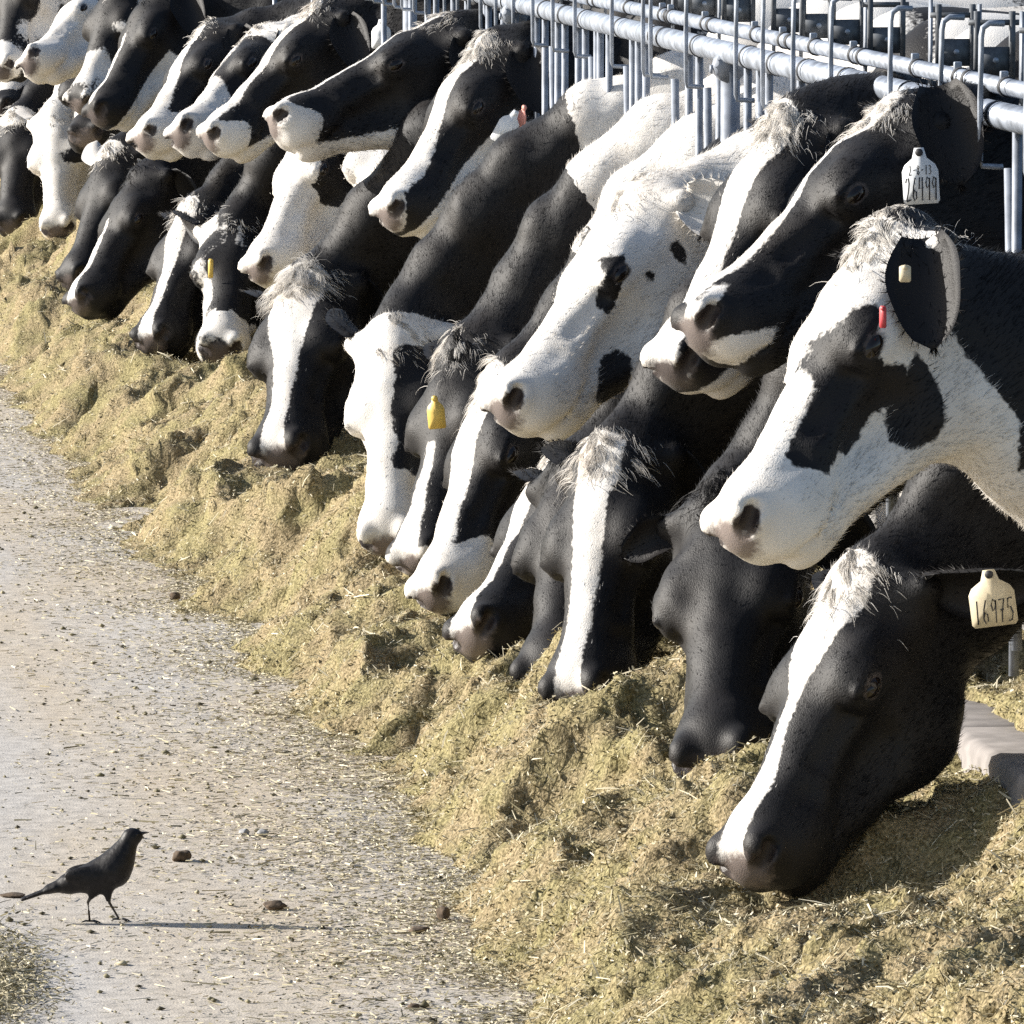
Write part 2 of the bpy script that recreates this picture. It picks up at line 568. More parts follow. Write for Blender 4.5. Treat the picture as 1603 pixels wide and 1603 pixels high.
def coat_field(k, V):
    sp = k.spec
    q = to_head(k, V)
    u, y, z = q[:, 0], q[:, 1], q[:, 2]
    f = np.full(len(V), 2.0 * sp.get('base', -1), np.float32)
    for op in sp.get('coat', []):
        kind, val = op[0], op[1]
        if kind == 'blaze':
            us, ws = zip(*op[2])
            w = np.interp(u, us, ws).astype(np.float32)
            dep = np.maximum(0, -z - .035 - .06 * np.clip(u, 0, .5))
            g = w - np.sqrt(y * y + (1.2 * dep) ** 2)
            g = np.where(u < us[0], np.minimum(g, u - us[0]), g)
            g = np.where(u > us[-1], np.minimum(g, us[-1] - u), g)
        elif kind == 'poly':
            pts = [px_uv(k, *p) for p in op[2]]
            g = poly_sd(np.stack([u, z], 1), pts)
            g = np.minimum(g, y + .012)
        elif kind == 'muz':
            g = u - op[2] + .03 * np.sin(z * 40)
        elif kind == 'under':
            g = -z - np.interp(u, [0, .5], op[2])
        elif kind == 'lip':
            g = np.minimum(-z - op[2], u - op[3])
        elif kind == 'noise':
            g = (fbm(q * op[2], op[3], 2) - op[4]) * .03
        elif kind == 'cheek':
            g = np.minimum(np.minimum(y - op[2], -z - op[3]), np.minimum(u - op[4], op[5] - u)) + .012 * fbm(q * 24, 77, 2)
        elif kind == 'poll':
            g = op[2] - np.sqrt((u + .01) ** 2 + y ** 2 + (.7 * (z + .02)) ** 2)
        g = g / .017
        f = np.maximum(f, g) if val > 0 else np.minimum(f, -g)
    # neck / body
    rel = V - np.array([FENCE_X, k.slot, 0], np.float32)
    nb = fbm(rel * np.array([2.2, 1.4, 2.4], np.float32) + k.i * 7.3, 5 + k.i, 3)
    ts, vs = zip(*sp.get('neck', [(0, sp.get('base', -1)), (1, sp.get('base', -1))]))
    w = neck_param(k, V)
    body = np.where(w >= 1, sp.get('body', 0) * .9 + nb * 1.4, 0)
    nk = np.interp(w, ts, vs).astype(np.float32) * 1.6 + nb * .75
    bb = np.clip((rel[:, 0] - .15) / .3, 0, 1)
    nk = nk * (1 - bb) + (sp.get('body', 0) * 1.1 + nb * 1.6) * bb
    hb = np.clip((u + .045) / .05, 0, 1)
    f = np.clip(f, -2.5, 2.5) * hb + nk * (1 - hb)
    return np.clip(f, -3, 3).astype(np.float32)

def neck_param(k, V):
    C = k.curve
    best = np.full(len(V), 1e9, np.float32); w = np.zeros(len(V), np.float32)
    for j in range(len(C)):
        d = ((V - C[j].astype(np.float32)) ** 2).sum(1)
        m = d < best
        best[m] = d[m]; w[m] = j / (len(C) - 1)
    return w

def build_neck(k):
    X, Y, Z = k.R
    p0 = from_head(k, k.spec.get('p0', (.03, 0, -.115)))
    p3 = np.array([FENCE_X + .42, k.slot, k.spec.get('nz', 1.08)])
    back = -X * .75 - Z * .35
    L = np.linalg.norm(p3 - p0)
    p1 = p0 + back * k.spec.get('arch', .36) * L + np.array([.05, 0, .02])
    p2 = p3 + np.array([-.42, 0, .06]) * L / .8
    k.curve = bez(p0, p1, p2, p3, np.linspace(0, 1, 15))
    ns = 8 if k.spec['s'] > 600 else 6
    C = bez(p0, p1, p2, p3, np.linspace(0, 1, ns))
    T = np.gradient(C, axis=0); T /= np.linalg.norm(T, axis=1)[:, None]
    segs = []
    for j in range(ns):
        t = j / (ns - 1)
        lat = Y * (1 - t) + np.array([0, -1.0, 0]) * t      # the cow's left side faces the camera
        nd = np.cross(-T[j], lat); nd /= np.linalg.norm(nd)
        if j == 0: pass
        ot, ob = .052 + .13 * t ** 1.2, .050 + .17 * t ** 1.2
        segs.append((C[j] + nd * ot, .062 + .045 * t, C[j] - nd * ob, .060 + .085 * t, C[j], .072 + .075 * t))
    k.segs = segs

def cow_sdf(k):
    segs = k.segs
    scl = np.float32(k.scale)
    def f(p):
        d = head_sdf(to_head(k, p)) * scl
        n = None
        p = pt3(p)
        for j in range(len(segs) - 1):
            a, b = segs[j], segs[j + 1]
            for c in (0, 2, 4):
                e = rcone(p, a[c], a[c + 1], b[c], b[c + 1])
                n = e if n is None else smin(n, e, .045)
        return smin(d, n, .055)
    return f

def ear_mesh(k, side, spec):
    """cupped leaf with two skins; side +1 = camera side"""
    nu, nv = 13, 9
    es = spec.get('earscaleR', 1) if side < 0 else 1
    Lr, Wd = .180 * es, .057 * es
    droop = math.radians(spec.get('droop', 52)); bk = math.radians(spec.get('earback', 14) if side > 0 else 52)
    base = np.array(spec.get('earbase', (.000, .122 if side > 0 else .10, -.064))) * np.array([1, side, 1])
    ax = np.array([-math.sin(bk), side * math.cos(bk) * math.cos(droop), -math.sin(droop) * math.cos(bk)])
    sd_ = math.sin(max(0, droop))
    fw = np.array([1.0 - .45 * sd_, side * .85 * sd_, -.3 * (1 - sd_)])
    if side > 0:                                    # ears hang by their weight
        g = spec.get('earworld', (.22, -.45, -.86) if k.N3[2] > .5 else (.55, -.38, -.60))
        ax = np.array(g, float) @ k.R.T
        fw = np.array(spec.get('earface', (-.12, -.98, .15))) @ k.R.T
    elif 'earworldR' in spec:
        ax = np.array(spec['earworldR'], float) @ k.R.T
        fw = np.array([-.4, -.9, .1]) @ k.R.T
    ax /= np.linalg.norm(ax)
    fw = fw - ax * (fw @ ax); fw /= np.linalg.norm(fw)
    upv = np.cross(ax, fw)
    V = []
    for layer in (0, 1):
        for i in range(nu):
            t = i / (nu - 1)
            w = Wd * (math.sin(math.pi * min(1, t * .84 + .13)) ** .62)
            w = max(w, .006) if t < .99 else .004
            cup = .75 - .55 * t
            for j in range(nv):
                a = (j / (nv - 1) - .5) * 2
                th = a * (1.0 + .55 * cup)
                off = w * (np.sin(th) / max(np.sin(1.0 + .55 * cup), .6)) if False else w * a
                dep = w * (.30 + .6 * cup) * (a * a - .5)
                p = base + ax * (t * Lr) + upv * off + fw * (dep + .012 * math.sin(t * 3)) + ax * 0
                p = p + upv * (.0018 * math.sin(t * 11 + a * 4))
                p = p - fw * (layer * .006 * (1 - abs(a) ** 3)) 
                V.append(p)
    n1 = nu * nv
    Q = []
    for i in range(nu - 1):
        for j in range(nv - 1):
            a = i * nv + j
            Q.append((a, a + 1, a + nv + 1, a + nv))
            Q.append((n1 + a, n1 + a + nv, n1 + a + nv + 1, n1 + a + 1))
    rim = [j for j in range(nv)] + [i * nv + nv - 1 for i in range(1, nu)] + [(nu - 1) * nv + j for j in range(nv - 2, -1, -1)] + [i * nv for i in range(nu - 2, 0, -1)]
    for a, b in zip(rim, rim[1:] + rim[:1]):
        Q.append((a, n1 + a, n1 + b, b))
    V = np.array(V)
    return from_head(k, V), np.array(Q), (base + ax * Lr * .62, ax, fw, upv)

DIG = {
    '0': [[(.5, 1), (.15, .8), (.05, .45), (.2, .08), (.5, 0), (.8, .1), (.95, .5), (.8, .88), (.5, 1)]],
    '1': [[(.55, 1), (.45, 0)]],
    '2': [[(.05, .78), (.25, .96), (.6, .98), (.72, .75), (.5, .4), (.1, .02), (.15, .0), (.95, .06)]],
    '3': [[(.1, .9), (.5, 1), (.8, .8), (.45, .55), (.85, .3), (.5, .02), (.05, .1)]],
    '4': [[(.2, 1), (.05, .5), (.9, .55)], [(.75, 1), (.65, 0)]],
    '5': [[(.9, 1), (.25, .97), (.15, .58), (.6, .62), (.9, .35), (.65, .05), (.1, .03)]],
    '6': [[(.65, 1), (.25, .6), (.1, .2), (.4, 0), (.8, .12), (.75, .4), (.4, .48), (.15, .3)]],
    '7': [[(.05, .95), (.95, .98), (.5, .4), (.4, 0)], [(.25, .5), (.8, .55)]],
    '8': [[(.75, .9), (.4, 1), (.2, .8), (.5, .55), (.8, .25), (.5, 0), (.15, .2), (.5, .55), (.8, .8), (.75, .9)]],
    '9': [[(.85, .9), (.45, 1), (.15, .75), (.35, .52), (.8, .65), (.9, .95), (.75, 0)]],
    '-': [[(.2, .5), (.8, .55)]],
    ' ': [],
}

def lettering(text, x0, y0, w, h, slant=.08, r=.0011):
    """handwritten strokes in the tag plane (x right, y up), list of polylines"""
    out = []
    cw = w / len(text)
    for i, ch in enumerate(text):
        for st in DIG[ch]:
            out.append([(x0 + cw * (i + .12 + .76 * (a + slant * b)), y0 + h * b) for a, b in st])
    return out

def build_tag(k, root, at, mat, text=None, text2=None, size=(.064, .078), roll=0.0, nrm=None, out=.012, plain=False):
    """flat plastic ear tag hanging at head-space point 'at', facing nrm (world)"""
    n = np.array(nrm if nrm is not None else (-.25, -.96, .05), float); n /= np.linalg.norm(n)
    up = np.array([0, 0, 1.0]); up = up - n * (up @ n); up /= np.linalg.norm(up)
    rt = np.cross(up, n)
    cr, sr = math.cos(roll), math.sin(roll)
    rt, up = rt * cr + up * sr, up * cr - rt * sr
    c = np.asarray(at, float) + n * out
    w, h = size
    prof = [(-w * .44, -h), (w * .44, -h), (w * .5, -h * .93), (w * .5, -h * .30), (w * .42, -h * .16), (w * .2, -h * .02), (w * .13, h * .2),
            (-w * .13, h * .2), (-w * .2, -h * .02), (-w * .42, -h * .16), (-w * .5, -h * .30), (-w * .5, -h * .93)]
    if plain:
        prof = [(-w * .38, -h), (w * .38, -h), (w * .5, -h * .9), (w * .5, -h * .1), (w * .3, 0), (-w * .3, 0), (-w * .5, -h * .1), (-w * .5, -h * .9)]
    m = len(prof)
    V = [c + rt * a + up * b + n * .0013 + n * .10 * a * a / w for a, b in prof] + [c + rt * a + up * b - n * .0013 + n * .10 * a * a / w for a, b in prof]
    # front/back as fans round the middle
    V += [c - up * h * .45 + n * .0013, c - up * h * .45 - n * .0013]
    T = []
    for i in range(m):
        j = (i + 1) % m
        T += [(2 * m, i, j), (2 * m + 1, m + j, m + i), (i, m + i, m + j), (i, m + j, j)]
    o = k.origin
    tag = link('ear_tag', mk_mesh('ear_tag', local(o, V), np.array(T), mat, smooth=False), root)
    bz, br = (-.12, min(.004, w * .3)) if plain else (.1, .007)
    bv, bf = tube([c + up * h * bz + n * .003, c + up * h * bz - n * (.004)], br, 10)
    link('tag_button', mk_mesh('tag_button', local(o, bv), bf, M_INK if text else mat), tag)
    for txt, yy, hh, ww, rr in ((text, -h * .93, h * .50, w * .9, .0013), (text2, -h * .38, h * .20, w * .66, .0009)):
        if not txt: continue
        parts = []
        for pl in lettering(txt, -ww / 2, yy, ww, hh):
            pts = [c + rt * a + up * b + n * (.0018 + .10 * a * a / w) for a, b in pl]
            parts.append(tube(pts, rr, 5))
        V2, F2 = join(parts)
        link('tag_number', mk_mesh('tag_number', local(o, V2), F2, M_INK), tag)
    return tag

def cow_surface(k):
    sp = k.spec
    build_neck(k)
    f = cow_sdf(k)
    pts = np.concatenate([np.array([s[c] for s in k.segs for c in (0, 2)]), from_head(k, np.array([[.58, 0, -.1], [-.1, .15, -.05], [-.1, -.15, -.05], [.2, .15, -.32], [.2, -.15, -.32], [.5, .1, -.22], [.5, -.1, .03]]))])
    lo, hi = pts.min(0) - .15, pts.max(0) + .15
    hi[0] = min(hi[0], FENCE_X + .62)
    s = sp['s']
    h = .0082 if s > 860 else (.0105 if s > 650 else (.0145 if s > 480 else .0185))
    V, Q, N = sdf_mesh(f, lo, hi, h)
    k.surf = (V, Q, N, h)

def build_cow(k):
    sp = k.spec
    k.origin = np.array([FENCE_X + 1.1, k.slot, 0.0])
    root = link('dairy_cow', None, None, sp['label'], 'cow', 'dairy cows feeding through the headlock fence')
    root.empty_display_size = .3
    root.location = k.origin
    V, Q, N, h = k.surf
    s = sp['s']
    # fine muscle relief along neck and cheeks
    hq = to_head(k, V)
    amp = .0045 * fbm(V * 13, 3 + k.i, 2) + np.clip(-hq[:, 0] / .1, 0, 1) * .011 * fbm(hq * np.array([3, 9, 9]), 8 + k.i, 2)
    calm = np.clip((hq[:, 0] - .38) / .08, 0, 1)
    calm = np.maximum(calm, np.exp(-(((hq - np.array([.2, .1, -.065])) / .05) ** 2).sum(1)))
    V = V + N * (amp * (1 - calm))[:, None]
    coat = coat_field(k, V)
    nose = 1.15 - np.sqrt((((hq * np.array([1, 1, 1]) - np.array([.545, 0, -.085])) / np.array([.045, .075, .058])) ** 2).sum(1))
    inn = np.abs(hq - np.array([.522, 0, -.073])); inn[:, 1] = np.abs(np.abs(hq[:, 1]) - .052)
    nost = np.exp(-((inn / np.array([.026, .022, .022])) ** 2).sum(1) ** 2)
    nd = np.clip(sp.get('nosedark', .5) + 1.6 * nost, 0, 1)  # dark nostril lining, with the shade of the hole put into its colour
    nose = np.maximum(nose, nost * 1.5 - .2)
    # lids are dark bare skin
    lid = np.exp(-(((np.stack([hq[:, 0], np.abs(hq[:, 1]), hq[:, 2]], 1) - np.array([.2, .108, -.066])) / np.array([.026, .03, .018])) ** 2).sum(1))
    nose = np.maximum(nose, lid * 1.3 - .2); nd = np.maximum(nd, np.clip(lid * 1.6, 0, 1))
    # torso island
    tv = T_V * np.array([1, 1, 1.045], np.float32) + np.array([FENCE_X + .24, k.slot, 0], np.float32)
    tv = tv + T_N * .012 * fbm(tv * 5 + k.i, 9, 2)[:, None]
    tc = coat_field(k, tv)
    BV = np.concatenate([V, tv])
    me = mk_mesh('body', local(k.origin, BV), np.concatenate([Q, T_Q + len(V)]), M_COW,
                 {'coat': np.concatenate([coat, tc]), 'nose': np.concatenate([nose, np.full(len(tv), -1)]),
                  'nosedark': np.concatenate([nd, np.zeros(len(tv))])})
    body = link('body', me, root)
    X, Y, Z = k.R
    # eyes
    for sd in (1, -1):
        import bmesh
        bm = bmesh.new()
        bmesh.ops.create_icosphere(bm, subdivisions=3, radius=1)
        ev = np.array([v.co[:] for v in bm.verts]) * np.array([.027, .025, .0175])
        ev = from_head(k, ev + np.array([.200, .0985 * sd, -.067]))
        bm.verts.index_update()
        ef = np.array([[v.index for v in fc.verts] for fc in bm.faces]); bm.free()
        link('eye', mk_mesh('eye', local(k.origin, ev), ef, M_EYE), root)
    # ears
    info = None
    for sd in (1, -1):
        ev, ef, inf = ear_mesh(k, sd, sp)
        ec = np.full(len(ev), 2.0 * sp.get('ear', -1)) + .9 * fbm(ev * 22, 4 + k.i, 2)
        if sp.get('eartip'):
            tt = np.tile(np.repeat(np.linspace(0, 1, 13), 9), 2)
            ec = np.where(tt > sp['eartip'][0], 2.0 * sp['eartip'][1], ec)
        em = mk_mesh('ear', local(k.origin, ev), ef, M_COW, {'coat': ec, 'nose': np.full(len(ev), -1.0), 'nosedark': np.zeros(len(ev))})
        eo = link('ear', em, root)
        if s > 480:
            # fringe of hair round the ear
            nn = 800
            ii = rng.integers(0, len(ev), nn)
            cen = ev.mean(0)
            rd = ev[ii] - cen; rd /= np.linalg.norm(rd, axis=1)[:, None]
            fringe(k, 'ear_hair', ev[ii], rd + rng.normal(0, .35, (nn, 3)), rd, ec[ii], .015 * (sp.get('earscaleR', 1) if sd < 0 else 1), .0007, eo)
        if sd == 1: info = inf
    # short coat
    nf = int(np.clip((s - 300) * 48, 3500, 26000))
    wgt = (to_head(k, V)[:, 0] < .47) & (V[:, 0] < FENCE_X + .35)
    cand = np.nonzero(wgt)[0]
    ii = rng.choice(cand, nf)
    nrm = N[ii]
    flow = -X[None, :] * 1.0 + np.array([0, 0, -.25])
    low = hq[ii, 2] < -.15
    jit = rng.normal(0, h * .6, (nf, 3)).astype(np.float32)
    jit -= nrm * (jit * nrm).sum(1)[:, None]
    dr = flow - nrm * (flow * nrm).sum(1)[:, None]
    dr /= np.linalg.norm(dr, axis=1)[:, None] + 1e-6
    back = hq[ii, 0] < 0
    dr = dr * .85 + nrm * (.15 + .13 * back[:, None] + .18 * low[:, None]) + rng.normal(0, .12, (nf, 3))
    ln = .0085 + .006 * back + .006 * low
    fringe(k, 'hair_coat', V[ii] + jit - nrm * .001, dr, nrm, coat[ii], ln, .00075 if s > 600 else .0011, body)
    # forelock
    if sp.get('tuft', 1) > 0:
        forelock(k, sp, body)
    for t in sp.get('tags', []):
        at = unproj(*t['px'], FPX / (FPX / s - t.get('off', .185)))       # on the near face of the ear
        build_tag(k, root, at, t['mat'], t.get('text'), t.get('text2'), t.get('size', (.064, .078)), math.radians(t.get('roll', 0)), t.get('nrm'), plain=t.get('plain', False))
    return root

def fringe(k, name, root_p, dirs, nrm, coat, length, width, parent):
    n = len(root_p)
    dirs = dirs / (np.linalg.norm(dirs, axis=1)[:, None] + 1e-9)
    length = np.broadcast_to(np.asarray(length, float), (n,)) * rng.uniform(.55, 1.35, n)
    sd = np.cross(dirs, nrm + rng.normal(0, .3, (n, 3)))
    sd /= np.linalg.norm(sd, axis=1)[:, None] + 1e-9
    tip = root_p + dirs * length[:, None]
    V = np.stack([root_p - sd * width, root_p + sd * width, tip], 1).reshape(-1, 3)
    F = np.arange(3 * n).reshape(-1, 3)
    nn = nrm * .8 + dirs * .25
    nn /= np.linalg.norm(nn, axis=1)[:, None] + 1e-9
    NN = np.repeat(nn, 3, 0)
    ca = np.repeat(np.clip(coat, -3, 3), 3)
    me = mk_mesh(name, local(k.origin, V), F, M_HAIR, {'coat': ca, 'nose': np.full(3 * n, -1.0), 'nosedark': np.zeros(3 * n)}, True, NN)
    return link(name, me, parent, kind='stuff')

def forelock(k, sp, parent):
    near = sp['s'] > 540
    n = int((1700 if near else 420) * sp.get('tuft', 1)) + 100
    u = rng.normal(.008, .030, n); y = rng.normal(0, .030, n)
    def top(uu, yy):
        z = np.full(len(uu), .12, np.float32)
        for _ in range(14):
            z = z - .9 * head_sdf(np.stack([uu, yy, z], 1).astype(np.float32))
        return np.maximum(z, -.12)
    root = np.stack([u, y, top(u, y)], 1)
    # locks: neighbouring hairs share a direction and a curl
    cu, cy = np.floor(u / .017), np.floor(y / .015)
    lk = ((cu * 7 + cy * 13).astype(int)) % 31
    ld = rng.normal(0, 1, (31, 3)); ll = rng.uniform(.5, 1.25, 31)
    ln = rng.uniform(.022, .046, n) * ll[lk] * sp.get('tuftlen', 1.0)
    seg = 4 if near else 3
    pts = np.zeros((n, seg + 1, 3))
    pts[:, 0] = root
    d = np.stack([.55 + .3 * ld[lk, 0], y / .05 * .7 + .35 * ld[lk, 1], .30 + .12 * ld[lk, 2]], 1) + rng.normal(0, .07, (n, 3))
    cen = np.stack([(cu + .5) * .017, (cy + .5) * .015], 1)
    for j in range(seg):
        d = d / np.linalg.norm(d, axis=1)[:, None]
        pts[:, j + 1] = pts[:, j] + d * (ln / seg)[:, None]
        pull = (cen - root[:, :2]) * .10 * (j + 1)       # hairs of a lock close up to a point
        pts[:, j + 1, :2] += pull * .5
        d = d + np.array([.22, 0, -.34]) + np.stack([.10 * ld[lk, 2], .30 * ld[lk, 0] * (1 - .3 * j), .0 * ld[lk, 1]], 1) + rng.normal(0, .04, (n, 3))
        fl = top(pts[:, j + 1, 0], pts[:, j + 1, 1]) + .002 + .003 * (1 + ld[lk, 1] * .4)
        pts[:, j + 1, 2] = np.maximum(pts[:, j + 1, 2], fl)
    P = from_head(k, pts.reshape(-1, 3)).reshape(n, seg + 1, 3)
    W = np.linspace(1, .25, seg + 1)[None, :, None] * (.0007 if near else .0014)
    TT = np.gradient(P, axis=1)
    upw = (k.R[2] * .9 + k.R[0] * .25)[None] + rng.normal(0, .25, (n, 3)) + .3 * (np.stack([0 * y, y / .03, 0 * y], 1) @ k.R)
    side = np.cross(TT, upw[:, None])
    side /= np.linalg.norm(side, axis=2)[..., None] + 1e-9
    A, Bv = P - side * W, P + side * W
    V = np.stack([A, Bv], 2).reshape(-1, 3)
    b0 = np.arange(n)[:, None] * (seg + 1) * 2 + np.arange(seg)[None] * 2
    b0 = b0.ravel()
    F = np.stack([b0, b0 + 1, b0 + 3, b0 + 2], 1)
    up = k.R[2] * .8 + k.R[0] * .2
    N = np.repeat((upw * .8 + .25 * (ld[lk] @ k.R))[:, None], (seg + 1) * 2, 1).reshape(-1, 3)
    N /= np.linalg.norm(N, axis=1)[:, None]
    tc = sp.get('tuftcoat', 1)
    ca = np.repeat(np.where((np.sin(lk * 91.7) * .5 + .5) < abs(tc), 2.0 * np.sign(tc), -2.0 * np.sign(tc)), (seg + 1) * 2)
    me = mk_mesh('forelock', local(k.origin, V), F, M_HAIR, {'coat': ca, 'nose': np.full(len(V), -1.0), 'nosedark': np.zeros(len(V))}, True, N)
    link('forelock', me, parent, kind='stuff')
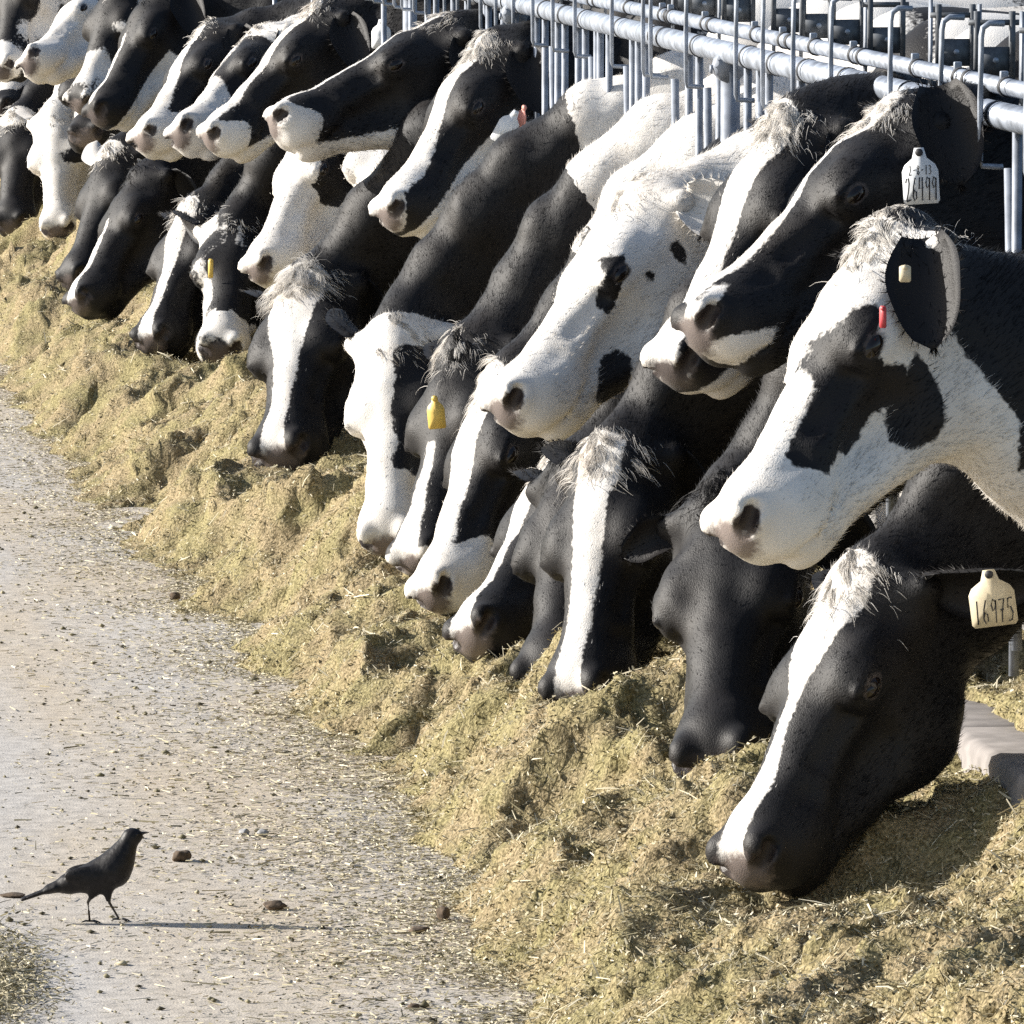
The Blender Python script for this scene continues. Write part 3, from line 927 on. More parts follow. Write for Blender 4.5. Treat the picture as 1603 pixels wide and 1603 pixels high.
# ------------------------------------------------------------------ the cows, nearest first (P poll, N nose tip in the photograph; s = pixels per metre there)
BL = 'blaze'
SPECS = [
 dict(P=(1368, 362), N=(1126, 848), s=1010, turn=10, base=1, ear=-1, tuft=1.5, tuftlen=.9, nosedark=.25, droop=70, earback=10, nz=.86, arch=-.04, p0=(.05, 0, -.20), earbase=(.012, .118, -.035), earworld=(.02, -.42, -.90), earface=(-.38, -.9, .15), body=-.9,
      neck=[(0, -1), (1, -1)], label='white faced cow with black eye patch and cheek spot, head raised highest at right',
      coat=[('poly', -1, [(1262, 540), (1290, 505), (1322, 498), (1330, 515), (1318, 545), (1330, 583), (1352, 586), (1378, 580), (1388, 600), (1378, 640), (1347, 652), (1330, 690), (1310, 715), (1292, 712), (1270, 750), (1215, 740), (1205, 722), (1232, 668), (1250, 620), (1246, 580)]),
            ('poly', -1, [(1393, 563), (1425, 590), (1447, 625), (1455, 665), (1442, 690), (1405, 706), (1376, 690), (1368, 650), (1376, 615)]),
            ('poly', -1, [(1400, 350), (1470, 440), (1452, 520), (1480, 560), (1530, 610), (1578, 650), (1592, 722), (1800, 740), (1800, 200), (1450, 250)])],
      tags=[dict(px=(1388, 478), mat='R', plain=True, size=(.011, .034), nrm=(-.6, -.8, 0)), dict(px=(1418, 415), mat='C', plain=True, size=(.018, .026))]),
 dict(P=(1330, 890), N=(1146, 1368), s=958, turn=24, base=-1, ear=-1, tuft=1.3, tuftlen=.8, nosedark=.45, arch=.5, earworld=(.85, -.45, .10), earface=(-.35, -.6, -.7), body=-.9,
      label='black cow with white forelock and cream ear tag 16975, muzzle in the feed',
      coat=[(BL, 1, [(-.05, .055), (.05, .06), (.11, .055), (.18, .036), (.24, .014), (.32, .012), (.42, .028), (.55, .03)])],
      tags=[dict(px=(1550, 906), mat='C', text='16975', size=(.074, .076), off=.235, roll=8)]),
 dict(P=(1388, 168), N=(1066, 522), s=905, turn=8, base=-1, ear=-1, tuft=1.1, tuftlen=.9, nosedark=.6, earbase=(-.035, .128, -.012), earworld=(.16, -.36, -.90), body=-1,
      label='black and white cow with white ear tag 26499, muzzle held above the spotted cow',
      coat=[(BL, 1, [(-.05, .05), (.06, .04), (.13, .018), (.2, .014), (.3, .03), (.42, .034), (.5, .03)]),
            ('poly', 1, [(1078, 545), (1120, 535), (1160, 530), (1192, 520), (1185, 545), (1160, 565), (1120, 580), (1080, 575)]),
            ('poly', 1, [(1050, 520), (1060, 490), (1100, 455), (1120, 455), (1095, 490), (1080, 540), (1070, 570)]),
            ('poly', 1, [(1100, 592), (1180, 590), (1250, 580), (1240, 640), (1110, 640)])],
      tags=[dict(px=(1440, 246), mat='W', text='26499', text2='2-8-13', size=(.062, .080), off=.19, roll=4)]),
 dict(P=(1134, 762), N=(1114, 1212), s=872, turn=50, scale=1.14, base=-1, ear=-1, tuft=.4, tuftcoat=-1, nosedark=.9, earworld=(.55, .55, -.6), earworldR=(-.55, .1, -.35), earscaleR=.55, body=-1,
      label='all black cow facing the alley, eating beside the cow tagged 16975', coat=[]),
 dict(P=(1222, 178), N=(1034, 590), s=842, turn=22, base=-1, ear=-1, tuft=1.5, nosedark=.85, droop=50, body=-.6,
      label='black cow with broad white blaze, head raised behind the cow tagged 26499',
      coat=[(BL, 1, [(-.05, .055), (.08, .05), (.2, .036), (.3, .034), (.45, .05), (.55, .06)]), ('lip', 1, .135, .36)]),
 dict(P=(945, 695), N=(893, 1108), s=812, turn=42, base=-1, ear=-1, tuft=1.6, tuftlen=1.1, nosedark=.5, earworld=(.15, .55, -.75), body=-1,
      label='black cow with long narrow white blaze down to the feed, below the spotted white cow',
      coat=[(BL, 1, [(-.05, .05), (.08, .045), (.16, .034), (.3, .026), (.45, .024), (.56, .03)])]),
 dict(P=(988, 298), N=(770, 650), s=782, turn=10, base=1, ear=1, tuft=.9, tuftlen=.8, nosedark=.45, arch=.5, earworld=(.80, -.35, -.30), earface=(-.2, -.95, .2), body=1,
      neck=[(0, 1), (.5, .6), (1, .8)], label='mostly white cow with small black spots on face and jaw, head raised',
      coat=[('poly', -1, [(1013, 400), (1030, 388), (1047, 405), (1048, 425), (1032, 422)]), ('poly', -1, [(975, 445), (985, 438), (998, 448), (985, 458)]),
            ('poly', -1, [(905, 422), (940, 420), (938, 455), (937, 490), (930, 502), (913, 495), (908, 460)]),
            ('poly', -1, [(930, 562), (955, 548), (975, 562), (979, 605), (962, 624), (922, 630), (924, 600)]),
            ('poly', -1, [(1060, 350), (1100, 330), (1110, 370), (1070, 390)])]),
 dict(P=(895, 715), N=(846, 1075), s=768, turn=40, base=-1, ear=-1, tuft=.4, tuftcoat=-1, nosedark=.8, body=.9,
      label='plain black cow squeezed between two white blazed cows, nose in the feed', coat=[]),
 dict(P=(878, 705), N=(722, 1003), s=742, turn=20, base=-1, ear=-1, tuft=.8, nosedark=.5, body=-.6, neck=[(0, -1), (.7, -1), (.9, .6), (1, .6)],
      label='black cow with white blaze and white nose tip slanting down to the feed',
      coat=[(BL, 1, [(-.05, .05), (.08, .045), (.2, .03), (.3, .016), (.45, .02), (.56, .04)])]),
 dict(P=(772, 585), N=(662, 945), s=715, turn=16, base=-1, ear=-1, tuft=1.4, nosedark=.5, body=.8, neck=[(0, -1), (.35, -.9), (.55, 1), (1, 1)],
      label='black cheeked cow with white face and white muzzle, nostril just above the feed',
      coat=[(BL, 1, [(-.05, .055), (.08, .05), (.2, .042), (.35, .038), (.56, .06)]), ('muz', 1, .40)]),
 dict(P=(712, 535), N=(640, 893), s=690, turn=30, base=-1, ear=-1, tuft=.7, tuftcoat=.5, nosedark=.4, droop=60, earback=5, body=.3, neck=[(0, -1), (.45, -1), (.6, 1), (1, 1)],
      label='grey black cow with yellow ear tag, head down beside the white faced cow',
      coat=[(BL, 1, [(.25, .012), (.4, .02), (.56, .05)]), ('muz', 1, .49)],
      tags=[dict(px=(682, 628), mat='Y', size=(.04, .062), roll=6)]),
 dict(P=(615, 508), N=(603, 862), s=662, turn=56, base=1, ear=-1, tuft=1.3, tuftlen=.8, nosedark=.35, droop=45, earback=10, body=.2, neck=[(0, -1), (.6, -1), (.8, .7), (1, .9)],
      label='white faced cow with round cream forelock and dark eye, eating behind the yellow tag',
      coat=[('cheek', -1, .018, -.01, .05, .36), ('poly', -1, [(640, 560), (660, 560), (680, 700), (650, 700)])]),
 dict(P=(752, 66), N=(594, 344), s=612, turn=14, base=-1, ear=-1, tuft=1.5, tuftlen=.9, nosedark=.4, droop=62, earback=5, body=-.8,
      label='black cheeked cow with white bridge of nose, head raised beside pink and grey tags',
      coat=[(BL, 1, [(-.06, .055), (.1, .045), (.2, .034), (.3, .045), (.42, .062), (.5, .07), (.56, .08)]), ('lip', 1, .145, .12)],
      tags=[dict(px=(805, 182), mat='W', size=(.055, .078), roll=-28), dict(px=(826, 172), mat='P', size=(.04, .06), roll=-20, nrm=(-.9, -.4, 0))]),
 dict(P=(692, 30), N=(413, 192), s=582, turn=6, base=-1, ear=-1, tuft=.7, nosedark=.35, body=-1, droop=20,
      label='black cow in profile with white nose, head held almost level', 
      coat=[(BL, 1, [(-.05, .04), (.1, .02), (.25, .015), (.4, .02), (.56, .04)]), ('muz', 1, .455), ('under', 1, [.27, .165])]),
 dict(P=(468, 428), N=(430, 722), s=586, turn=44, scale=1.2, base=-1, ear=-1, tuft=1.8, tuftlen=1.3, nosedark=.6, earworld=(.15, .55, -.75), body=-1,
      label='black cow with wavy white forelock and split blaze, eating below the white cow',
      coat=[(BL, 1, [(-.05, .06), (.08, .062), (.18, .05), (.26, .03), (.4, .022), (.56, .03)])]),
 dict(P=(625, 165), N=(566, 398), s=556, turn=62, base=1, ear=-1, tuft=.6, nosedark=.55, body=-.5, neck=[(0, -1), (1, -1)],
      label='white muzzled cow facing the camera under the level black head', coat=[]),
 dict(P=(492, 175), N=(392, 432), s=540, turn=16, base=1, ear=-1, tuft=.8, nosedark=.4, body=.3, neck=[(0, -1), (.3, 1), (1, -.6)],
      label='white cow with black cheek patch, head lowered over the wavy forelock',
      coat=[('poly', -1, [(470, 262), (500, 250), (535, 262), (540, 300), (520, 325), (490, 320), (468, 300)])]),
 dict(P=(494, 8), N=(314, 222), s=508, turn=10, base=-1, ear=-1, tuft=.8, nosedark=.35, body=-.8, droop=25,
      label='black cow with white nose bridge and muzzle, head raised left of the level head',
      coat=[(BL, 1, [(-.05, .06), (.1, .04), (.2, .03), (.35, .035), (.56, .06)]), ('muz', 1, .46), ('under', 1, [.27, .165])],
      tags=[dict(px=(598, 38), mat='W', size=(.06, .075))]),
 dict(P=(368, 335), N=(342, 552), s=500, turn=64, base=-1, ear=-1, tuft=.4, nosedark=.8, body=-.4, droop=30,
      label='grey patched cow with yellow tag by its eye, eating in the middle row',
      coat=[('noise', 1, 9, 3, .25), (BL, -1, [(.0, .02), (.2, .01), (.4, .02)])],
      tags=[dict(px=(331, 405), mat='Y', plain=True, size=(.016, .06))]),
 dict(P=(298, 318), N=(228, 540), s=492, turn=36, base=-1, ear=-1, tuft=.9, nosedark=.6, body=-.6,
      label='black cow with thick white blaze, nose down left of the yellow tagged grey cow',
      coat=[(BL, 1, [(-.02, .04), (.1, .042), (.25, .022), (.4, .016), (.56, .03)])]),
 dict(P=(398, 50), N=(270, 214), s=486, turn=12, base=1, ear=-1, tuft=.6, nosedark=.5, body=-.2, neck=[(0, 1), (1, -.4)],
      label='white faced cow with dark wet nostril, behind the raised white nosed black cow', coat=[('poly', -1, [(330, 120), (380, 60), (420, 110), (350, 180)])]),
 dict(P=(212, 268), N=(112, 482), s=462, turn=14, base=-1, ear=-1, tuft=.3, tuftcoat=-1, nosedark=.8, body=-.7, earworld=(.5, .2, -.8),
      label='large black headed cow with thin white line to the nose, eating at left',
      coat=[(BL, 1, [(.2, .006), (.3, .016), (.45, .02), (.56, .03)])]),
 dict(P=(318, 45), N=(214, 222), s=464, turn=16, base=-1, ear=-1, tuft=.6, nosedark=.15, body=-.6, droop=5,
      label='grey cheeked cow with bright white nose bridge, in the upper left crowd',
      coat=[(BL, 1, [(-.02, .03), (.1, .03), (.3, .045), (.56, .075)]), ('muz', 1, .42)]),
 dict(P=(170, 232), N=(104, 446), s=438, turn=26, base=-1, ear=-1, tuft=1.6, nosedark=.8, body=-.2, droop=0, eartip=(.0, 1),
      label='black cow with fluffy white forelock and pale ear, at left above the feed', coat=[('poll', 1, .07)]),
 dict(P=(240, -22), N=(140, 188), s=440, turn=12, base=-1, ear=-1, tuft=.4, tuftcoat=-1, nosedark=.8, body=-.8, droop=30, earback=0,
      label='black cow with large dark ear, chewing in the upper left crowd', coat=[(BL, 1, [(.2, .008), (.4, .014), (.5, .02)]), ('lip', 1, .15, .2)]),
 dict(P=(186, -40), N=(118, 170), s=416, turn=35, base=-1, ear=-1, tuft=.6, nosedark=.4, body=-.3,
      label='cow with pale striped face near the upper left corner', coat=[('noise', 1, 8, 9, .1)]),
 dict(P=(84, 170), N=(88, 366), s=392, turn=55, base=1, ear=1, tuft=.3, nosedark=.4, body=.7, neck=[(0, 1), (1, 1)],
      label='white cow with one dark eye spot, head straight down at far left',
      coat=[('poly', -1, [(82, 232), (100, 232), (104, 252), (88, 260), (80, 248)])]),
 dict(P=(128, -8), N=(36, 100), s=402, turn=8, base=1, ear=-1, tuft=.3, tuftcoat=-1, nosedark=.6, body=-.2, droop=32, earback=-10, neck=[(0, -1), (1, 0)],
      label='white muzzled cow with big black ear and pale blue tag, upper left', coat=[('poll', -1, .16)],
      tags=[dict(px=(76, 72), mat='W', size=(.09, .11))]),
 dict(P=(136, 78), N=(132, 214), s=396, turn=50, base=-1, ear=-1, tuft=.3, nosedark=.3, body=-.3,
      label='dark brown nosed cow half hidden below the pale blue tag', coat=[(BL, 1, [(.1, .02), (.3, .03), (.42, .05)])]),
 dict(P=(24, 178), N=(14, 358), s=380, turn=52, base=-1, ear=-1, tuft=1.2, nosedark=.8, body=-.3,
      label='black cow with white forelock at the left edge, eating', coat=[('poll', 1, .08)]),
 dict(P=(22, -70), N=(-4, 116), s=384, turn=30, base=1, ear=-1, tuft=.4, nosedark=.7, body=.3, neck=[(0, 1), (1, 0)],
      label='pale grey cow cut off by the upper left corner', coat=[('noise', -1, 6, 5, .2)]),
 dict(P=(62, -90), N=(-20, 60), s=368, turn=20, base=-1, ear=-1, tuft=.6, nosedark=.6, body=-.3,
      label='dark cow with white blaze farthest up the row in the upper left corner', coat=[(BL, 1, [(-.02, .03), (.3, .03), (.56, .05)])]),
 dict(P=(40, 48), N=(-10, 178), s=374, turn=35, base=-1, ear=-1, tuft=.6, nosedark=.7, body=-.4,
      label='dark grey cow between two heads at the left edge', coat=[('noise', 1, 8, 2, .35)]),
]
MATS = {'W': M_TAGW, 'Y': M_TAGY, 'C': M_TAGC, 'P': M_TAGP, 'R': M_TAGR}
COWS = []
for i, sp in enumerate(SPECS):
    for t in sp.get('tags', []):
        t['mat'] = MATS[t['mat']]
    COWS.append(setup_cow(i, sp))
# standing places: keep the order of the heads along the fence, at least .47 m apart
order = sorted(COWS, key=lambda c: c.P3[1])
ys = np.array([c.P3[1] + .03 for c in order])
for _ in range(400):
    dd = ys[1:] - ys[:-1]
    push = np.maximum(0, .50 - dd) * .25
    ys[:-1] -= push; ys[1:] += push
for c, y in zip(order, ys):
    c.slot = float(y)
# ------------------------------------------------------------------ setting: ground, kerb, feed
def ground_mat():
    m, nt, b = new_mat('alley_concrete')
    L = nt.links.new
    tc = node(nt, 'ShaderNodeTexCoord')
    mp = node(nt, 'ShaderNodeMapping'); mp.inputs['Scale'].default_value = (1.0, .22, 1)
    L(tc.outputs['Object'], mp.inputs[0])
    big = node(nt, 'ShaderNodeTexNoise', i_Scale=2.2, i_Detail=5); L(mp.outputs[0], big.inputs['Vector'])
    med = node(nt, 'ShaderNodeTexNoise', i_Scale=26, i_Detail=5); L(tc.outputs['Object'], med.inputs['Vector'])
    fin = node(nt, 'ShaderNodeTexNoise', i_Scale=240, i_Detail=4); L(tc.outputs['Object'], fin.inputs['Vector'])
    c1 = node(nt, 'ShaderNodeMix', data_type='RGBA'); c1.inputs[6].default_value = (.48, .455, .425, 1); c1.inputs[7].default_value = (.50, .435, .35, 1)
    r1 = node(nt, 'ShaderNodeMapRange'); r1.inputs[1].default_value = .38; r1.inputs[2].default_value = .6
    L(big.outputs[0], r1.inputs[0]); L(r1.outputs[0], c1.inputs[0])
    c2 = node(nt, 'ShaderNodeMix', data_type='RGBA', blend_type='MULTIPLY'); c2.inputs[0].default_value = 1
    r2 = node(nt, 'ShaderNodeMapRange'); r2.inputs[1].default_value = .3; r2.inputs[2].default_value = .7; r2.inputs[3].default_value = .78; r2.inputs[4].default_value = 1.12
    L(med.outputs[0], r2.inputs[0])
    L(c1.outputs[2], c2.inputs[6]); L(r2.outputs[0], c2.inputs[7])
    c3 = node(nt, 'ShaderNodeMix', data_type='RGBA', blend_type='MULTIPLY'); c3.inputs[0].default_value = 1
    r3 = node(nt, 'ShaderNodeMapRange'); r3.inputs[1].default_value = .3; r3.inputs[2].default_value = .7; r3.inputs[3].default_value = .84; r3.inputs[4].default_value = 1.12
    L(fin.outputs[0], r3.inputs[0]); L(c2.outputs[2], c3.inputs[6]); L(r3.outputs[0], c3.inputs[7])
    L(c3.outputs[2], b.inputs['Base Color'])
    b.inputs['Roughness'].default_value = .85
    b.inputs['Specular IOR Level'].default_value = .25
    ad = node(nt, 'ShaderNodeMath', operation='MULTIPLY_ADD'); ad.inputs[1].default_value = 2.0
    L(med.outputs[0], ad.inputs[0]); L(fin.outputs[0], ad.inputs[2])
    bp = node(nt, 'ShaderNodeBump', i_Strength=.35, i_Distance=.005)
    L(ad.outputs[0], bp.inputs['Height']); L(bp.outputs[0], b.inputs['Normal'])
    return m

def feed_mat():
    m, nt, b = new_mat('chopped_feed')
    L = nt.links.new
    tc = node(nt, 'ShaderNodeTexCoord')
    n1 = node(nt, 'ShaderNodeTexNoise', i_Scale=7, i_Detail=4)
    n2 = node(nt, 'ShaderNodeTexNoise', i_Scale=170, i_Detail=5)
    for n in (n1, n2): L(tc.outputs['Object'], n.inputs['Vector'])
    rp = node(nt, 'ShaderNodeValToRGB')
    e = rp.color_ramp.elements
    e[0].position, e[0].color = .28, (.10, .08, .045, 1)  # ramp kept darker than the stalks: shade beneath them put into the colour
    e[1].position, e[1].color = .78, (.47, .395, .26, 1)
    a = e.new(.45); a.color = (.21, .175, .10, 1)
    a = e.new(.58); a.color = (.33, .275, .17, 1)
    L(n2.outputs[0], rp.inputs[0])
    mx = node(nt, 'ShaderNodeMix', data_type='RGBA', blend_type='MULTIPLY'); mx.inputs[0].default_value = 1
    tn = node(nt, 'ShaderNodeMix', data_type='RGBA'); tn.inputs[6].default_value = (1.03, .98, .95, 1); tn.inputs[7].default_value = (.92, .95, .78, 1)
    r1 = node(nt, 'ShaderNodeMapRange'); r1.inputs[1].default_value = .4; r1.inputs[2].default_value = .6
    L(n1.outputs[0], r1.inputs[0]); L(r1.outputs[0], tn.inputs[0])
    L(rp.outputs[0], mx.inputs[6]); L(tn.outputs[2], mx.inputs[7]); L(mx.outputs[2], b.inputs['Base Color'])
    b.inputs['Roughness'].default_value = .9
    b.inputs['Specular IOR Level'].default_value = .2
    bp = node(nt, 'ShaderNodeBump', i_Strength=.8, i_Distance=.008)
    L(n2.outputs[0], bp.inputs['Height']); L(bp.outputs[0], b.inputs['Normal'])
    return m

def straw_mat():
    m, nt, b = new_mat('feed_stalks')
    L = nt.links.new
    at = node(nt, 'ShaderNodeAttribute', attribute_name='tone')
    rp = node(nt, 'ShaderNodeValToRGB')
    e = rp.color_ramp.elements
    e[0].position, e[0].color = 0.0, (.05, .04, .022, 1)
    e[1].position, e[1].color = 1.0, (.74, .67, .49, 1)
    for p, c in ((.2, (.15, .132, .07, 1)), (.42, (.31, .27, .16, 1)), (.7, (.47, .415, .285, 1)), (.93, (.62, .56, .42, 1))):
        a = e.new(p); a.color = c
    L(at.outputs['Fac'], rp.inputs[0]); L(rp.outputs[0], b.inputs['Base Color'])
    b.inputs['Roughness'].default_value = .6
    b.inputs['Specular IOR Level'].default_value = .35
    return m

M_GROUND, M_FEED, M_STRAW = ground_mat(), feed_mat(), straw_mat()
M_KERB = simple_mat('kerb_concrete', (.25, .23, .22), .9, nscale=18, namp=.2)
M_PEN = simple_mat('pen_floor_dirt', (.17, .13, .09), .9, nscale=3, namp=.4, bump=.4)

g = 400.0
link('alley_ground', mk_mesh('alley_ground', [(-g, -60, 0), (FENCE_X, -60, 0), (FENCE_X, 700, 0), (-g, 700, 0)], np.array([[0, 1, 2, 3]]), M_GROUND, smooth=False), kind='structure')
link('pen_floor', mk_mesh('pen_floor', [(FENCE_X, -60, .02), (g, -60, .02), (g, 700, .02), (FENCE_X, 700, .02)], np.array([[0, 1, 2, 3]]), M_PEN, smooth=False), kind='structure')

LOWN = [c for c in COWS if c.N3[2] < .42]

def feed_h(x, y):
    p = np.stack([x, y, np.zeros_like(x)], 1).astype(np.float32)
    e = np.interp(y, [13, 15, 16.5, 18, 19.5, 21.5, 24], [1.50, 1.52, 1.56, 1.47, 1.42, 1.34, 1.38]) + .05 * fbm(p[:, [1, 2, 2]] * .9, 21, 2) + .06 * fbm(p[:, [1, 2, 2]] * 3.1, 22, 2)
    t = np.clip((x - e) / (1.88 - e), 0, 1.6)
    base = np.interp(t, [0, .12, .35, .7, 1.0, 1.3, 1.6], [0, .02, .10, .20, .265, .275, .285])
    mask = np.clip(t / .35, 0, 1)
    lum = fbm(p * np.array([2.6, 2.0, 1], np.float32), 31, 2)
    rdg = 1 - 2 * np.abs(fbm(p * np.array([3.4, 3.0, 1], np.float32) + 4, 33, 2))
    z = base + mask * (.10 * lum + .055 * rdg - .02)
    z += mask * (.017 * fbm(p * np.array([10, 6, 1], np.float32), 41, 2) + .013 * fbm(p * 30, 43, 2)) + np.clip(t / .12, 0, 1) * .008 * fbm(p * 80, 45, 2)
    z -= (t <= 0) * .03
    # feed pushed up against and over the kerb, lower where the kerb shows at the near end
    kb = np.clip((x - 2.12) / .16, 0, 1); kb = kb * kb * (3 - 2 * kb)
    gap = np.clip((y - 12.95) / .3, 0, 1) + np.clip((x - 2.37) / .05, 0, 1); gap = np.clip(gap, 0, 1)
    z = z * (1 - kb) + kb * ((.325 + .08 * gap) + .02 * fbm(p * 9, 47, 2) + .012 * fbm(p * 30, 43, 2))
    for c in LOWN:
        q = c.N3
        d2 = (x - q[0] - .05) ** 2 + ((y - q[1] + .04) * .8) ** 2
        w = np.exp(-d2 / (.24 if c.i == 1 else .15) ** 2)
        z = z * (1 - w) + np.minimum(z, q[2] - (.085 if c.i == 1 else .04) + .02 * fbm(p * 30, 43, 1)) * w
    return z

NX = 156
gx = np.linspace(1.10, FENCE_X + .22, NX)
gy = [9.3]
while gy[-1] < 40:
    gy.append(gy[-1] + .0105 * (gy[-1] / 12.0) ** 1.6)
gy = np.array(gy)
X, Yg = np.meshgrid(gx, gy)
jx = rng.uniform(-.003, .003, X.shape)
fx, fy = (X + jx).ravel(), Yg.ravel()
fz = feed_h(fx, fy)
# chopped feed overhangs and folds a little
pp = np.stack([fx, fy, fz * 2], 1)
FV = np.stack([fx + .018 * fbm(pp * 14, 51, 2), fy + .018 * fbm(pp * 14, 52, 2), fz], 1)
nr, ncl = X.shape
ii = (np.arange(nr - 1)[:, None] * ncl + np.arange(ncl - 1)[None]).ravel()
FQ = np.stack([ii, ii + 1, ii + ncl + 1, ii + ncl], 1)
FQ = FQ[(fz[FQ] > -.012).any(1)]
link('chopped_feed', mk_mesh('chopped_feed', FV, FQ, M_FEED), label='long windrow of chopped green brown feed along the fence', cat='feed', kind='stuff')

def stalks(name, pos, ln, wd, tone, tilt, label, nrm=None):
    n = len(pos)
    az = rng.uniform(0, 2 * math.pi, n)
    el = np.abs(rng.normal(0, tilt, n))
    d = np.stack([np.cos(az) * np.cos(el), np.sin(az) * np.cos(el), np.sin(el)], 1)
    sd = np.cross(d, np.array([-.3, 0, 1.0]) + rng.normal(0, .6, (n, 3)))
    sd /= np.linalg.norm(sd, axis=1)[:, None] + 1e-9
    bend = rng.normal(0, .12, n)[:, None] * ln[:, None] * np.cross(d, sd)
    if n > 20000:
        a, b = pos - d * ln[:, None] * .5, pos + d * ln[:, None] * .5
        w = sd * wd[:, None]
        V = np.stack([a - w, a + w, b + w * .6, b - w * .6], 1).reshape(-1, 3)
        F = np.arange(4 * n).reshape(-1, 4)
        return link(name, mk_mesh(name, V, F, M_STRAW, {'tone': np.repeat(np.clip(tone, 0, 1), 4)}, False), label=label, cat='feed', kind='stuff')
    a, m, b = pos - d * ln[:, None] * .5, pos + bend, pos + d * ln[:, None] * .5
    w = sd * wd[:, None]
    V = np.stack([a - w * .7, a + w * .7, m - w, m + w, b - w * .5, b + w * .5], 1).reshape(-1, 3)
    i0 = np.arange(n) * 6
    F = np.concatenate([np.stack([i0, i0 + 1, i0 + 3, i0 + 2], 1), np.stack([i0 + 2, i0 + 3, i0 + 5, i0 + 4], 1)])
    return link(name, mk_mesh(name, V, F, M_STRAW, {'tone': np.repeat(np.clip(tone, 0, 1), 6)}, False), label=label, cat='feed', kind='stuff')

def samp_y(n, y0, y1, pw):
    u = rng.random(n)
    a = 1 - pw
    return (y0 ** a + u * (y1 ** a - y0 ** a)) ** (1 / a)

n = 340000
sy = samp_y(n, 9.6, 34, 1.65); sx = rng.uniform(1.15, FENCE_X + .1, n)
h = feed_h(sx, sy)
ok = h > .002
sx, sy, h = sx[ok], sy[ok], h[ok]
n = len(sx)
flake = rng.random(n) < .58
ln = np.where(flake, rng.uniform(.004, .011, n), np.clip(rng.lognormal(math.log(.013), .5, n), .006, .05))
wd = np.where(flake, rng.uniform(.0010, .0024, n), .0004 + ln * .022)
tone = np.clip(rng.beta(2.2, 2.2, n) + .10 * fbm(np.stack([sx, sy, h], 1) * 6, 61, 2) + np.where(flake, -.03, .06), 0, .93)
tone[rng.random(n) < .02] = 1.0
def fold(x, y, z):
    q = np.stack([x, y, z * 2], 1)
    return np.stack([x + .018 * fbm(q * 14, 51, 2), y + .018 * fbm(q * 14, 52, 2), z], 1)
stalks('feed_stalks', fold(sx, sy, h) + np.stack([0 * h, 0 * h, rng.uniform(-.003, .008, n)], 1), ln, wd, tone, .55, 'loose stalks and leaf bits sticking out of the chopped feed')
# larger pale stalks
n = 2600
sy = samp_y(n, 10.6, 30, 2.2); sx = rng.uniform(1.3, FENCE_X + .1, n); h = feed_h(sx, sy); ok = h > .01
sx, sy, h = sx[ok], sy[ok], h[ok]; n = len(sx)
stalks('pale_straw', fold(sx, sy, h) + np.array([0, 0, .006]), rng.uniform(.02, .07, n), rng.uniform(.0008, .0019, n), rng.uniform(.72, 1.0, n), .5, 'long pale straw stems lying on the feed')
# scatter on the concrete
n = 30000
sy = samp_y(n, 10.4, 32, 2.0); sx = 1.58 - np.abs(rng.normal(0, .30, n))
k2 = rng.random(n) < .10; sx[k2] = rng.uniform(-1.2, 1.5, k2.sum())
stalks('scattered_straw', np.stack([sx, sy, rng.uniform(.002, .007, n)], 1), np.clip(rng.lognormal(math.log(.013), .55, n), .004, .06), rng.uniform(.0006, .0019, n), np.clip(rng.beta(2.2, 1.6, n), 0, 1), .10, 'straw bits scattered over the concrete alley')
n = 46000
sy = samp_y(n, 10.4, 32, 2.0)
pz = np.stack([sy, 0 * sy, 0 * sy], 1).astype(np.float32)
ed = np.interp(sy, [13, 15, 16.5, 18, 19.5, 21.5, 24], [1.50, 1.52, 1.56, 1.47, 1.42, 1.34, 1.38]) + .05 * fbm(pz * .9, 21, 2) + .06 * fbm(pz * 3.1, 22, 2)
sx = ed + .05 - rng.exponential(.12, n) * (1 + .8 * fbm(pz * 2.3, 66, 2))
stalks('feed_fringe', np.stack([sx, sy, rng.uniform(.001, .008, n)], 1), rng.uniform(.004, .014, n), rng.uniform(.0007, .0020, n), np.clip(rng.beta(3.0, 1.7, n), 0, 1), .2, 'thin fringe of feed crumbs along the foot of the windrow')
n = 4200
gp = np.array([ground_pt(*p) for p in zip(rng.normal(0, 42, n), rng.normal(1540, 45, n))])
stalks('spilled_feed', gp + np.stack([np.zeros(n), np.zeros(n), rng.uniform(.002, .014, n)], 1), np.clip(rng.lognormal(math.log(.012), .5, n), .004, .05), rng.uniform(.0007, .0018, n), np.clip(rng.beta(1.8, 2.2, n), 0, 1), .25, 'thin greenish spill of feed in the lower left corner')

